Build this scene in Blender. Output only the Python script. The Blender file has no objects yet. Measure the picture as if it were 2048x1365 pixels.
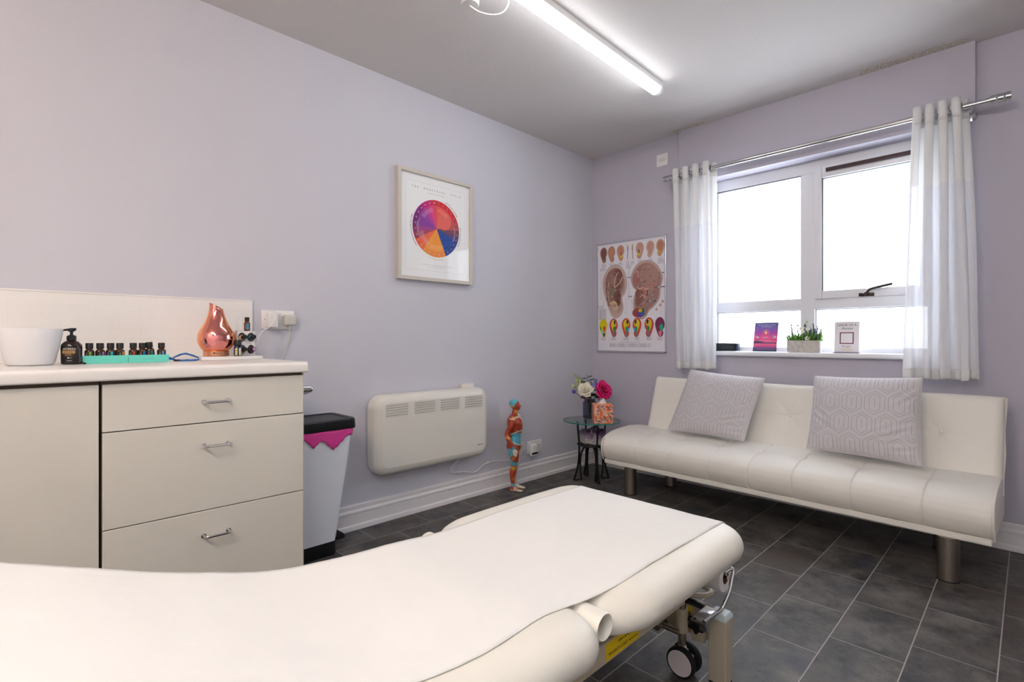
import bpy, bmesh, math, random
from mathutils import Vector, Matrix, Euler, noise
R = math.radians
PI = math.pi
random.seed(7)
SC = bpy.context.scene
COL = SC.collection

# ------------------------------------------------------------------ camera
cam = bpy.data.cameras.new('camera'); cam.sensor_width = 36.0
cam.lens = 1025.0 / 2048.0 * 36.0
cam.shift_y = -3.5 / 2048.0
cam.clip_start = 0.02
camo = bpy.data.objects.new('camera', cam); COL.objects.link(camo)
camo.location = (0, 0, 0.975)
camo.rotation_euler = (R(90), 0, R(45.33 - 90))
SC.camera = camo
# ------------------------------------------------------------------ world, exposure
W = bpy.data.worlds.new('world'); SC.world = W; W.use_nodes = True
bg = W.node_tree.nodes['Background']
bg.inputs[0].default_value = (0.90, 0.95, 1.0, 1); bg.inputs[1].default_value = 2.7
SC.view_settings.view_transform = 'Standard'; SC.view_settings.look = 'None'
SC.view_settings.gamma = 1.0; SC.view_settings.use_curve_mapping = False
SC.view_settings.exposure = 1.62
LAMP_W = 4.6        # emission of the ceiling batten diffuser
FILL_W = 22.0      # emission of the unseen fill batten added behind the camera
WARM_FILL_W = 32.0         # emission of the unseen warm fill globe added behind the camera
pl = bpy.data.lights.new('window_portal', 'AREA'); pl.shape = 'RECTANGLE'; pl.size = 1.15; pl.size_y = 1.12
pl.cycles.is_portal = True
plo = bpy.data.objects.new('window_portal', pl); COL.objects.link(plo)
plo.location = (3.47, 0.93, 1.47); plo.rotation_euler = (R(90), 0, R(90))

# ------------------------------------------------------------------ materials
def lin(c):
    if isinstance(c, str):
        c = tuple(int(c[i:i + 2], 16) / 255 for i in (0, 2, 4))
    return tuple((v / 12.92 if v <= .04045 else ((v + .055) / 1.055) ** 2.4) for v in c)
MATS = {}
def pm(name, col, rough=.5, metal=0, spec=.5, bump=None, emit=None, trans=0, ior=1.45, alpha=1, coat=0, sheen=0):
    if name in MATS: return MATS[name]
    m = bpy.data.materials.new(name); m.use_nodes = True
    nt = m.node_tree; b = nt.nodes['Principled BSDF']
    b.inputs['Base Color'].default_value = (*lin(col), 1)
    b.inputs['Roughness'].default_value = rough
    b.inputs['Metallic'].default_value = metal
    b.inputs['Specular IOR Level'].default_value = spec
    b.inputs['IOR'].default_value = ior
    b.inputs['Transmission Weight'].default_value = trans
    b.inputs['Alpha'].default_value = alpha
    b.inputs['Coat Weight'].default_value = coat
    b.inputs['Sheen Weight'].default_value = sheen
    if emit:
        b.inputs['Emission Color'].default_value = (*lin(emit[0]), 1)
        b.inputs['Emission Strength'].default_value = emit[1]
    if bump:
        sc_, st, di = bump
        tc = nt.nodes.new('ShaderNodeNewGeometry')
        n = nt.nodes.new('ShaderNodeTexNoise'); n.inputs['Scale'].default_value = sc_; n.inputs['Detail'].default_value = 4
        bp = nt.nodes.new('ShaderNodeBump'); bp.inputs['Strength'].default_value = st; bp.inputs['Distance'].default_value = di
        nt.links.new(tc.outputs['Position'], n.inputs['Vector'])
        nt.links.new(n.outputs['Fac'], bp.inputs['Height'])
        nt.links.new(bp.outputs[0], b.inputs['Normal'])
    MATS[name] = m
    return m
class NT:
    def __init__(s, m): s.t = m.node_tree; s.b = s.t.nodes['Principled BSDF']
    def n(s, typ, **kw):
        x = s.t.nodes.new('ShaderNode' + typ)
        for k, v in kw.items():
            if k in x.inputs.keys(): x.inputs[k].default_value = v
            else: setattr(x, k, v)
        return x
    def l(s, a, b): s.t.links.new(a, b)
    def math(s, op, a, b=None, c=None, clamp=False):
        x = s.t.nodes.new('ShaderNodeMath'); x.operation = op; x.use_clamp = clamp
        for i, v in enumerate((a, b, c)):
            if v is None: continue
            if isinstance(v, (int, float)): x.inputs[i].default_value = v
            else: s.l(v, x.inputs[i])
        return x.outputs[0]
    def mix(s, f, a, b):
        x = s.t.nodes.new('ShaderNodeMix'); x.data_type = 'RGBA'
        for i, v in ((0, f), (6, a), (7, b)):
            if isinstance(v, (int, float)): x.inputs[i].default_value = v
            elif isinstance(v, tuple): x.inputs[i].default_value = (*v, 1)
            else: s.l(v, x.inputs[i])
        return x.outputs[2]

def wall_mat(name, col):
    m = pm(name, col, .75, spec=.25); k = NT(m)
    g = k.n('NewGeometry')
    n1 = k.n('TexNoise', Scale=1.3, Detail=3.0); k.l(g.outputs['Position'], n1.inputs['Vector'])
    n2 = k.n('TexNoise', Scale=120.0, Detail=3.0); k.l(g.outputs['Position'], n2.inputs['Vector'])
    c = lin(col)
    k.l(k.mix(n1.outputs['Fac'], tuple(v * .985 for v in c), tuple(min(1, v * 1.015) for v in c)), k.b.inputs['Base Color'])
    bp = k.n('Bump', Strength=.12, Distance=.002); k.l(n2.outputs['Fac'], bp.inputs['Height']); k.l(bp.outputs[0], k.b.inputs['Normal'])
    return m
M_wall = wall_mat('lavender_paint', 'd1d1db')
M_wall_shaded = wall_mat('lavender_paint_shaded', 'c0bdca')  # same paint as the left wall, the window wall's shade mixed into its colour
M_wall3 = wall_mat('pale_paint', 'eae9ea')

def ceiling_mat():
    m = pm('textured_ceiling', 'dedad8', .8, spec=.25); k = NT(m)
    g = k.n('NewGeometry'); P = g.outputs['Position']
    n1 = k.n('TexNoise', Scale=75.0, Detail=5.0, Roughness=.7); k.l(P, n1.inputs['Vector'])
    v1 = k.n('TexVoronoi', Scale=48.0); k.l(P, v1.inputs['Vector'])
    sx = k.n('SeparateXYZ'); k.l(P, sx.inputs[0])
    # two peeling areas along the window wall
    n3 = k.n('TexNoise', Scale=14.0, Detail=5.0); k.l(P, n3.inputs['Vector'])
    def band(y0, y1, x0):
        a = k.math('SUBTRACT', 1, k.math('DIVIDE', k.math('ABSOLUTE', k.math('SUBTRACT', sx.outputs[1], (y0 + y1) / 2)), (y1 - y0) / 2))
        a = k.math('MULTIPLY', a, 3, clamp=True)
        b = k.math('MULTIPLY', k.math('SUBTRACT', sx.outputs[0], x0), 22, clamp=True)
        return k.math('MULTIPLY', a, b)
    bm_ = k.math('MAXIMUM', band(.14, .72, 3.185), band(1.47, 1.76, 3.20))
    msk = k.math('MULTIPLY', k.math('SUBTRACT', k.math('ADD', bm_, k.math('MULTIPLY', n3.outputs['Fac'], .9)), 1.15), 9, clamp=True)
    n4 = k.n('TexVoronoi', Scale=60.0); k.l(P, n4.inputs['Vector'])
    n5 = k.n('TexNoise', Scale=90.0, Detail=4.0); k.l(P, n5.inputs['Vector'])
    h0 = k.math('ADD', k.math('MULTIPLY', n1.outputs['Fac'], .8), k.math('MULTIPLY', v1.outputs['Distance'], .5))
    h = k.math('ADD', h0, k.math('MULTIPLY', k.math('MULTIPLY', n5.outputs['Fac'], msk), 2.2))
    bp = k.n('Bump', Strength=.35, Distance=.004); k.l(h, bp.inputs['Height']); k.l(bp.outputs[0], k.b.inputs['Normal'])
    pc = k.mix(k.math('MULTIPLY', k.math('SUBTRACT', n5.outputs['Fac'], .42), 6, clamp=True), lin('c4bbad'), lin('e6e1d9'))
    k.l(k.mix(msk, lin('dedad8'), pc), k.b.inputs['Base Color'])
    return m
M_ceil = ceiling_mat()

def floor_mat():
    m = pm('slate_vinyl_tiles', '3a3a3e', .42, spec=.4); k = NT(m)
    g = k.n('NewGeometry'); P = g.outputs['Position']
    s = k.n('SeparateXYZ'); k.l(P, s.inputs[0])
    ry = k.math('DIVIDE', k.math('SUBTRACT', s.outputs[1], .067), .1985)
    row = k.math('FLOOR', ry); fy = k.math('SUBTRACT', ry, row)
    rx = k.math('ADD', k.math('DIVIDE', k.math('SUBTRACT', s.outputs[0], 2.052), .331), k.math('MULTIPLY', row, .3925))
    cx = k.math('FLOOR', rx); fx = k.math('SUBTRACT', rx, cx)
    gx = k.math('MULTIPLY', k.math('MINIMUM', fx, k.math('SUBTRACT', 1, fx)), .331)
    gy = k.math('MULTIPLY', k.math('MINIMUM', fy, k.math('SUBTRACT', 1, fy)), .1985)
    gr = k.math('MINIMUM', k.math('SUBTRACT', gx, .0011), k.math('SUBTRACT', gy, .0014))
    gm = k.math('SUBTRACT', 1, k.math('MULTIPLY', gr, 2500, clamp=True), clamp=True)
    cell = k.n('CombineXYZ'); k.l(cx, cell.inputs[0]); k.l(row, cell.inputs[1])
    wn = k.n('TexWhiteNoise'); k.l(cell.outputs[0], wn.inputs['Vector'])
    off = k.n('VectorMath', operation='MULTIPLY_ADD'); k.l(wn.outputs['Color'], off.inputs[0]); off.inputs[1].default_value = (9, 9, 9); k.l(P, off.inputs[2])
    n1 = k.n('TexNoise', Scale=6.0, Detail=8.0, Roughness=.72, Distortion=.15); k.l(off.outputs[0], n1.inputs['Vector'])
    st = k.n('VectorMath', operation='MULTIPLY'); k.l(off.outputs[0], st.inputs[0]); st.inputs[1].default_value = (1.0, 3.2, 1)
    n2 = k.n('TexNoise', Scale=24.0, Detail=8.0, Roughness=.75, Distortion=.2); k.l(st.outputs[0], n2.inputs['Vector'])
    n3 = k.n('TexNoise', Scale=3.2, Detail=3.0); k.l(off.outputs[0], n3.inputs['Vector'])
    c1 = k.mix(k.math('MULTIPLY', k.math('SUBTRACT', n1.outputs['Fac'], .34), 2.9, clamp=True), lin('1c1d21'), lin('75706a'))
    c2 = k.mix(k.math('MULTIPLY', k.math('SUBTRACT', n3.outputs['Fac'], .53), 5, clamp=True), c1, lin('4e4640'))
    c3 = k.mix(k.math('MULTIPLY', k.math('SUBTRACT', .42, n3.outputs['Fac']), 5, clamp=True), c2, lin('3a3d49'))
    c4 = k.mix(k.math('MULTIPLY', k.math('SUBTRACT', .42, n2.outputs['Fac']), 5, clamp=True), c3, lin('2c2b2d'))
    col = k.mix(gm, c4, lin('a39f9a'))
    k.l(col, k.b.inputs['Base Color'])
    h = k.math('SUBTRACT', k.math('MULTIPLY', n2.outputs['Fac'], .25), k.math('MULTIPLY', gm, .8))
    bp = k.n('Bump', Strength=.35, Distance=.0015); k.l(h, bp.inputs['Height']); k.l(bp.outputs[0], k.b.inputs['Normal'])
    k.l(k.math('ADD', .36, k.math('MULTIPLY', n1.outputs['Fac'], .2)), k.b.inputs['Roughness'])
    return m
M_floor = floor_mat()

def tile_mat():
    m = pm('relief_tile', 'f3f1ee', .22, spec=.5); k = NT(m)
    g = k.n('NewGeometry'); s = k.n('SeparateXYZ'); k.l(g.outputs['Position'], s.inputs[0])
    row = k.math('FLOOR', k.math('DIVIDE', k.math('SUBTRACT', s.outputs[2], .893), .0415))
    rx = k.math('ADD', k.math('DIVIDE', s.outputs[0], .052), k.math('MULTIPLY', row, .37))
    cx = k.math('FLOOR', rx)
    c = k.n('CombineXYZ'); k.l(cx, c.inputs[0]); k.l(row, c.inputs[1])
    w = k.n('TexWhiteNoise'); k.l(c.outputs[0], w.inputs['Vector'])
    jx = k.math('ABSOLUTE', k.math('SUBTRACT', k.math('FRACT', k.math('DIVIDE', k.math('ADD', s.outputs[0], .0), .37)), .0))
    joint = k.math('LESS_THAN', jx, .012)
    bp = k.n('Bump', Strength=1.0, Distance=.006); k.l(k.math('SUBTRACT', w.outputs['Value'], k.math('MULTIPLY', joint, .5)), bp.inputs['Height']); k.l(bp.outputs[0], k.b.inputs['Normal'])
    return m
M_tile = tile_mat()

M_white = pm('white_gloss', 'ece9e8', .3, bump=(60, .05, .001))
M_trim = pm('white_trim_paint', 'e4e1e2', .35, bump=(40, .05, .001))
M_frame = pm('window_white', 'e9ebf0', .3, bump=(30, .04, .001))
M_unit = pm('cream_laminate', 'dedad0', .38, bump=(90, .05, .001))
M_unit_in = pm('brown_gap', '6a5a4e', .6)
M_worktop = pm('white_worktop', 'f1eeea', .3, bump=(80, .04, .001))
M_chrome = pm('chrome', 'd8d8da', .12, 1)
M_brush = pm('brushed_steel', 'a39a90', .33, 1, bump=(200, .15, .0005))
M_black = pm('black_plastic', '17171a', .38)
M_blackm = pm('black_metal', '121214', .5)
M_dark = pm('dark_recess', '0c0b0b', .8)
M_plastic = pm('white_plastic', 'f0eeec', .35)
M_greyplug = pm('grey_plug', 'cfccc2', .45)
M_heater = pm('heater_enamel', 'e6e3da', .35, bump=(180, .1, .0006))
M_slot = pm('louvre_grey', '8f8c86', .6)
M_frost = pm('frosted_bin_plastic', 'edf0f7', .35, spec=.4)
M_pink = pm('pink_bag', 'e8489f', .4)
M_vinyl = pm('cream_vinyl', 'f1eee3', .42, spec=.45, bump=(300, .06, .0006))
M_beige = pm('beige_enamel', 'b9ae98', .4, bump=(90, .04, .001))
M_cap = pm('pale_cap', 'd3dcdf', .45)
M_leather = pm('white_leather', 'ebe8e0', .5, spec=.5, bump=(260, .12, .0008))
M_yellow = pm('yellow_sticker', 'd8b806', .5)
M_rubber = pm('black_rubber', '101012', .6)
M_turq = pm('turquoise_card', '6fdccb', .5)
M_amber = pm('amber_glass', '40200c', .12, spec=.6, coat=.5)
M_amberb = pm('dark_brown_bottle', '2a1719', .2, coat=.4)
M_cobalt = pm('cobalt_glass', '10123f', .1, coat=.5)
M_cap_b = pm('black_cap', '19181a', .5)
M_copper = pm('copper_mirror', 'e88b58', .1, 1)
M_concrete = pm('pale_concrete', 'cfcac2', .85, bump=(120, .5, .002)); kc = NT(M_concrete); nc_ = kc.n('TexNoise', Scale=55.0, Detail=6.0); gc_ = kc.n('NewGeometry'); kc.l(gc_.outputs['Position'], nc_.inputs['Vector']); kc.l(kc.mix(kc.math('MULTIPLY', kc.math('SUBTRACT', nc_.outputs['Fac'], .3), 2.5, clamp=True), lin('bcb7af'), lin('d8d4cd')), kc.b.inputs['Base Color'])
M_tissue = pm('tissue_paper', 'f4f3f1', .8)
M_greycloth = pm('blue_rubber', '1a4f9e', .4)

def paper_mat():
    m = pm('couch_paper', 'f5f4f0', .75, spec=.2); k = NT(m)
    g = k.n('NewGeometry'); sc = k.n('VectorMath', operation='MULTIPLY'); k.l(g.outputs['Position'], sc.inputs[0]); sc.inputs[1].default_value = (2.2, 9, 1)
    n = k.n('TexNoise', Scale=3.0, Detail=4.0, Distortion=1.0); k.l(sc.outputs[0], n.inputs['Vector'])
    bp = k.n('Bump', Strength=.25, Distance=.01); k.l(n.outputs['Fac'], bp.inputs['Height']); k.l(bp.outputs[0], k.b.inputs['Normal'])
    return m
M_paper = paper_mat()

def sheer(name, col, opac):
    m = bpy.data.materials.new(name); m.use_nodes = True; t = m.node_tree; t.nodes.clear()
    out = t.nodes.new('ShaderNodeOutputMaterial')
    d = t.nodes.new('ShaderNodeBsdfDiffuse'); d.inputs[0].default_value = (*lin(col), 1)
    tr = t.nodes.new('ShaderNodeBsdfTranslucent'); tr.inputs[0].default_value = (*lin(col), 1)
    tp = t.nodes.new('ShaderNodeBsdfTransparent')
    m1 = t.nodes.new('ShaderNodeMixShader'); m1.inputs[0].default_value = .22
    m2 = t.nodes.new('ShaderNodeMixShader'); m2.inputs[0].default_value = opac
    g = t.nodes.new('ShaderNodeNewGeometry')
    vm = t.nodes.new('ShaderNodeVectorMath'); vm.operation = 'MULTIPLY'; vm.inputs[1].default_value = (26, 26, 9)
    n = t.nodes.new('ShaderNodeTexNoise'); n.inputs['Scale'].default_value = 1; n.inputs['Detail'].default_value = 5; n.inputs['Distortion'].default_value = 1.5
    bp = t.nodes.new('ShaderNodeBump'); bp.inputs['Strength'].default_value = .5; bp.inputs['Distance'].default_value = .01
    L = t.links.new
    L(g.outputs['Position'], vm.inputs[0]); L(vm.outputs[0], n.inputs['Vector']); L(n.outputs['Fac'], bp.inputs['Height'])
    L(bp.outputs[0], d.inputs['Normal'])
    L(d.outputs[0], m1.inputs[1]); L(tr.outputs[0], m1.inputs[2]); L(tp.outputs[0], m2.inputs[1]); L(m1.outputs[0], m2.inputs[2])
    L(m2.outputs[0], out.inputs[0])
    return m
M_sheer = sheer('sheer_voile', 'f2f3f7', .94)
M_sheertop = sheer('crushed_voile', 'f4f4f4', .985)

def pane_mat():
    m = bpy.data.materials.new('obscured_glass'); m.use_nodes = True; t = m.node_tree; t.nodes.clear()
    out = t.nodes.new('ShaderNodeOutputMaterial')
    tp = t.nodes.new('ShaderNodeBsdfTransparent'); tp.inputs[0].default_value = (.97, .98, .99, 1)
    tl = t.nodes.new('ShaderNodeBsdfTranslucent'); tl.inputs[0].default_value = (.95, .95, .96, 1)
    gl = t.nodes.new('ShaderNodeBsdfGlossy'); gl.inputs['Roughness'].default_value = .15
    m1 = t.nodes.new('ShaderNodeMixShader'); m1.inputs[0].default_value = .25
    m2 = t.nodes.new('ShaderNodeMixShader'); m2.inputs[0].default_value = .04
    g = t.nodes.new('ShaderNodeNewGeometry'); n = t.nodes.new('ShaderNodeTexNoise'); n.inputs['Scale'].default_value = 90
    bp = t.nodes.new('ShaderNodeBump'); bp.inputs['Strength'].default_value = .4; bp.inputs['Distance'].default_value = .003
    L = t.links.new
    L(g.outputs['Position'], n.inputs['Vector']); L(n.outputs['Fac'], bp.inputs['Height']); L(bp.outputs[0], gl.inputs['Normal'])
    L(tp.outputs[0], m1.inputs[1]); L(tl.outputs[0], m1.inputs[2]); L(m1.outputs[0], m2.inputs[1]); L(gl.outputs[0], m2.inputs[2])
    L(m2.outputs[0], out.inputs[0])
    return m
M_pane = pane_mat()
def thin_glass(name, col, rough=.02):
    m = bpy.data.materials.new(name); m.use_nodes = True; t = m.node_tree; t.nodes.clear()
    out = t.nodes.new('ShaderNodeOutputMaterial')
    tp = t.nodes.new('ShaderNodeBsdfTransparent'); tp.inputs[0].default_value = (*lin(col), 1)
    gl = t.nodes.new('ShaderNodeBsdfGlossy'); gl.inputs['Roughness'].default_value = rough
    fr = t.nodes.new('ShaderNodeFresnel'); fr.inputs[0].default_value = 1.45
    m2 = t.nodes.new('ShaderNodeMixShader')
    L = t.links.new
    gm = t.nodes.new('ShaderNodeNewGeometry'); mm = t.nodes.new('ShaderNodeMath'); mm.operation = 'SUBTRACT'; mm.inputs[0].default_value = 1; mq = t.nodes.new('ShaderNodeMath'); mq.operation = 'MULTIPLY'
    L(gm.outputs['Backfacing'], mm.inputs[1]); L(mm.outputs[0], mq.inputs[0]); L(fr.outputs[0], mq.inputs[1])
    L(mq.outputs[0], m2.inputs[0]); L(tp.outputs[0], m2.inputs[1]); L(gl.outputs[0], m2.inputs[2]); L(m2.outputs[0], out.inputs[0])
    return m
M_glass = thin_glass('clear_glass', 'f4faf8')
M_picglass = thin_glass('picture_glass', 'ffffff')
M_smoke = thin_glass('smoky_ribbed_glass', 'b4b3c2', .08)
M_edge = pm('green_glass_edge', '1f7a68', .1, coat=.6)

def attr_mat(name, rough=.6, bump=None, coat=0):
    m = pm(name, 'ffffff', rough, bump=bump, coat=coat)
    a = m.node_tree.nodes.new('ShaderNodeAttribute'); a.attribute_name = 'Col'
    m.node_tree.links.new(a.outputs['Color'], m.node_tree.nodes['Principled BSDF'].inputs['Base Color'])
    return m
M_print = attr_mat('printed_sheet', .55)
M_pgloss = attr_mat('painted_plastic', .3, coat=.3)

# ------------------------------------------------------------------ mesh helpers
class MB:
    def __init__(s):
        s.bm = bmesh.new(); s.cl = s.bm.loops.layers.float_color.new('Col'); s.mi = 0; s.c = (1, 1, 1)
    def _new(s, fs, smooth=True):
        for f in fs:
            f.material_index = s.mi; f.smooth = smooth
            for l in f.loops: l[s.cl] = (*s.c, 1)
    def col(s, c): s.c = lin(c); return s
    def mat(s, i): s.mi = i; return s
    def face(s, vs):
        try: f = s.bm.faces.new(vs)
        except ValueError: return None
        s._new([f]); return f
    def poly(s, pts):
        return s.face([s.bm.verts.new(p) for p in pts])
    def box(s, x0, x1, y0, y1, z0, z1, M=None, bev=0, seg=2):
        mat = Matrix.Translation(((x0 + x1) / 2, (y0 + y1) / 2, (z0 + z1) / 2)) @ Matrix.Diagonal((abs(x1 - x0), abs(y1 - y0), abs(z1 - z0), 1))
        if M is not None: mat = M @ mat
        r = bmesh.ops.create_cube(s.bm, size=1, matrix=mat)
        vs = r['verts']; fs = set(f for v in vs for f in v.link_faces)
        if bev:
            es = list(set(e for v in vs for e in v.link_edges))
            rb = bmesh.ops.bevel(s.bm, geom=es, offset=bev, segments=seg, profile=.6, affect='EDGES', clamp_overlap=True)
            fs = set(f for f in rb['faces']) | set(f for f in fs if f.is_valid)
            for f in list(fs):
                for v in f.verts: fs |= set(v.link_faces)
        s._new([f for f in fs if f.is_valid]); return s
    def grid(s, rows, closeu=False, closev=False, flip=False):
        """rows: list of lists of points; returns verts"""
        vs = [[s.bm.verts.new(p) for p in r] for r in rows]
        nu = len(vs); nv = len(vs[0]); fs = []
        for i in range(nu - (0 if closeu else 1)):
            for j in range(nv - (0 if closev else 1)):
                a, b = vs[i][j], vs[(i + 1) % nu][j]
                c, d = vs[(i + 1) % nu][(j + 1) % nv], vs[i][(j + 1) % nv]
                q = [a, b, c, d]
                if flip: q.reverse()
                try: fs.append(s.bm.faces.new(q))
                except ValueError: pass
        s._new(fs); return vs
    def tube(s, path, r, seg=10, cap=True, closed=False, flat=None):
        P = [Vector(p) for p in path]; n = len(P)
        rr = r if isinstance(r, (list, tuple)) else [r] * n
        T = []
        for i in range(n):
            if closed: t = P[(i + 1) % n] - P[i - 1]
            else: t = P[min(i + 1, n - 1)] - P[max(i - 1, 0)]
            T.append(t.normalized() if t.length > 1e-9 else Vector((0, 0, 1)))
        up = Vector((0, 0, 1))
        if abs(T[0].dot(up)) > .95: up = Vector((0, 1, 0))
        N = (up - T[0] * up.dot(T[0])).normalized(); rows = []
        for i in range(n):
            if i: N = (N - T[i] * N.dot(T[i]));  N = N.normalized() if N.length > 1e-6 else T[i].orthogonal().normalized()
            B = T[i].cross(N)
            fw = flat or (1, 1)
            rows.append([P[i] + (N * math.cos(2 * PI * k / seg) * fw[0] + B * math.sin(2 * PI * k / seg) * fw[1]) * rr[i] for k in range(seg)])
        vs = s.grid(rows, closeu=closed, closev=True)
        if cap and not closed:
            s.face(list(reversed(vs[0]))) ; s.face(vs[-1])
        return s
    def cyl(s, p0, p1, r0, r1=None, seg=24):
        return s.tube([p0, p1], [r0, r0 if r1 is None else r1], seg)
    def lathe(s, prof, c=(0, 0, 0), seg=32, M=None, rib=None):
        rows = []
        for (r, z) in prof:
            row = []
            for k in range(seg):
                a = 2 * PI * k / seg; q = r
                if rib: q = r * (1 + rib[1] * math.cos(rib[0] * a))
                p = Vector((c[0] + q * math.cos(a), c[1] + q * math.sin(a), c[2] + z))
                row.append(M @ p if M is not None else p)
            rows.append(row)
        vs = s.grid(rows, closev=True, flip=True)
        if prof[0][0] > 1e-5: s.face(list(reversed(vs[0])))
        if prof[-1][0] > 1e-5: s.face(vs[-1])
        return s
    def ball(s, c, r, sx=1, sy=1, sz=1, M=None, u=14, v=9):
        m = Matrix.Translation(c) @ (M or Matrix()) @ Matrix.Diagonal((sx, sy, sz, 1))
        rr = bmesh.ops.create_uvsphere(s.bm, u_segments=u, v_segments=v, radius=r, matrix=m)
        s._new(set(f for q in rr['verts'] for f in q.link_faces)); return s
    def prism(s, pts, z0, z1):
        a = [s.bm.verts.new((p[0], p[1], z0)) for p in pts]; b = [s.bm.verts.new((p[0], p[1], z1)) for p in pts]
        s.face(list(reversed(a))); s.face(b); n = len(pts)
        for i in range(n): s.face([a[i], a[(i + 1) % n], b[(i + 1) % n], b[i]])
        return s
    def build(s, name, mats, parent=None, M=None, sharp=35, loc=None, bevel=0, sub=0, weld=True, solid=0):
        if M is not None: s.bm.transform(M)
        if weld: bmesh.ops.remove_doubles(s.bm, verts=s.bm.verts, dist=1e-6)
        me = bpy.data.meshes.new(name); s.bm.to_mesh(me); s.bm.free()
        for m in (mats if isinstance(mats, (list, tuple)) else [mats]): me.materials.append(m)
        if sharp: me.set_sharp_from_angle(angle=R(sharp))
        o = bpy.data.objects.new(name, me); COL.objects.link(o)
        if parent: o.parent = parent
        if loc: o.location = loc
        if solid:
            q = o.modifiers.new('solid', 'SOLIDIFY'); q.thickness = solid; q.offset = 0
        if bevel:
            q = o.modifiers.new('bevel', 'BEVEL'); q.width = bevel; q.segments = 3; q.limit_method = 'ANGLE'; q.angle_limit = R(40); q.harden_normals = True
        if sub:
            q = o.modifiers.new('sub', 'SUBSURF'); q.levels = sub; q.render_levels = sub
        return o

def tag(o, label=None, cat=None, group=None, kind=None):
    if label: o['label'] = label
    if cat: o['category'] = cat
    if group: o['group'] = group
    if kind: o['kind'] = kind
    return o
def thing(name, label, cat, loc=(0, 0, 0), rot=0, group=None):
    o = bpy.data.objects.new(name, None); COL.objects.link(o); o.empty_display_size = .05
    o.location = loc
    o.rotation_euler = rot if isinstance(rot, (tuple, list)) else (0, 0, rot)
    return tag(o, label, cat, group)
def copy_tree(o, parent=None):
    c = o.copy(); COL.objects.link(c)
    if parent: c.parent = parent
    for ch in [q for q in bpy.data.objects if q.parent == o]: copy_tree(ch, c)
    return c
def arc(c, r, a0, a1, n, f=lambda a, b: (a, b, 0)):
    return [f(c[0] + r * math.cos(R(a0 + (a1 - a0) * i / n)), c[1] + r * math.sin(R(a0 + (a1 - a0) * i / n))) for i in range(n + 1)]
def rrect(x0, x1, y0, y1, r, n=6):
    p = []
    for cx, cy, a in ((x1 - r, y1 - r, 0), (x0 + r, y1 - r, 90), (x0 + r, y0 + r, 180), (x1 - r, y0 + r, 270)):
        p += [(cx + r * math.cos(R(a + 90 * i / n)), cy + r * math.sin(R(a + 90 * i / n))) for i in range(n + 1)]
    return p
def spline(pts, n=8):
    P = [Vector(p) for p in pts]; out = []
    for i in range(len(P) - 1):
        a, b, c, d = P[max(i - 1, 0)], P[i], P[i + 1], P[min(i + 2, len(P) - 1)]
        for k in range(n):
            t = k / n
            out.append(.5 * ((2 * b) + (-a + c) * t + (2 * a - 5 * b + 4 * c - d) * t * t + (-a + 3 * b - 3 * c + d) * t ** 3))
    out.append(P[-1]); return out

# flat printed art: everything in local x,y with z as the layer height
WALL_A = (R(90), 0, 0)           # faces -Y
WALL_B = (R(90), 0, R(-90))      # faces -X
class Art(MB):
    def rect(s, x0, x1, y0, y1, h, c):
        s.col(c); s.poly([(x0, y0, h), (x1, y0, h), (x1, y1, h), (x0, y1, h)]); return s
    def shape(s, pts, h, c):
        s.col(c); s.poly([(p[0], p[1], h) for p in pts]); return s
    def disc(s, x, y, r, h, c, n=24, ry=None):
        return s.shape([(x + r * math.cos(2 * PI * i / n), y + (ry or r) * math.sin(2 * PI * i / n)) for i in range(n)], h, c)
    def ring(s, x, y, r0, r1, a0, a1, h, c, n=24):
        s.col(c)
        for i in range(n):
            p = [R(a0 + (a1 - a0) * (i + k) / n) for k in (0, 1)]
            s.poly([(x + r * math.cos(a), y + r * math.sin(a), h) for r, a in ((r0, p[0]), (r1, p[0]), (r1, p[1]), (r0, p[1])) if not (r == 0 and a == p[1])])
        return s
    def line(s, pts, w, h, c):
        s.col(c)
        for a, b in zip(pts, pts[1:]):
            h += 5e-6; a = Vector(a[:2]); b = Vector(b[:2]); d = b - a
            if d.length < 1e-9: continue
            n = Vector((-d.y, d.x)).normalized() * w / 2
            s.poly([(*(a - n), h), (*(b - n), h), (*(b + n), h), (*(a + n), h)])
        return s
    def text(s, body, x, y, size, h, c, align='CENTER', space=1.0, shear=0, rot=0, sx=1.0):
        cu = bpy.data.curves.new('t', 'FONT'); cu.body = body; cu.size = size; cu.align_x = align; cu.align_y = 'CENTER'
        cu.space_character = space; cu.shear = shear; cu.resolution_u = 2
        o = bpy.data.objects.new('t', cu); COL.objects.link(o)
        dg = bpy.context.evaluated_depsgraph_get(); dg.update()
        me = bpy.data.meshes.new_from_object(o.evaluated_get(dg))
        s.col(c); ca, sa = math.cos(rot), math.sin(rot)
        vs = []
        for v in me.vertices:
            px, py = v.co.x * sx, v.co.y
            vs.append(s.bm.verts.new((x + px * ca - py * sa, y + px * sa + py * ca, h)))
        for p in me.polygons: s.face([vs[i] for i in p.vertices])
        bpy.data.objects.remove(o); bpy.data.curves.remove(cu); bpy.data.meshes.remove(me)
        return s
    def fine(s, x, y, w, n, lh, h, c, al=0, rnd=random):
        """small print: rows of short dashes"""
        for i in range(n):
            ww = w * rnd.uniform(.6, 1); x0 = x - ww / 2 if al == 0 else x
            xx = x0
            while xx < x0 + ww:
                l = rnd.uniform(.25, .6) * lh * 2.2; s.rect(xx, min(xx + l, x0 + ww), y - i * lh - lh * .22, y - i * lh + lh * .22, h, c); xx += l + lh * .4
        return s
def struct(o): return tag(o, kind='structure')
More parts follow.
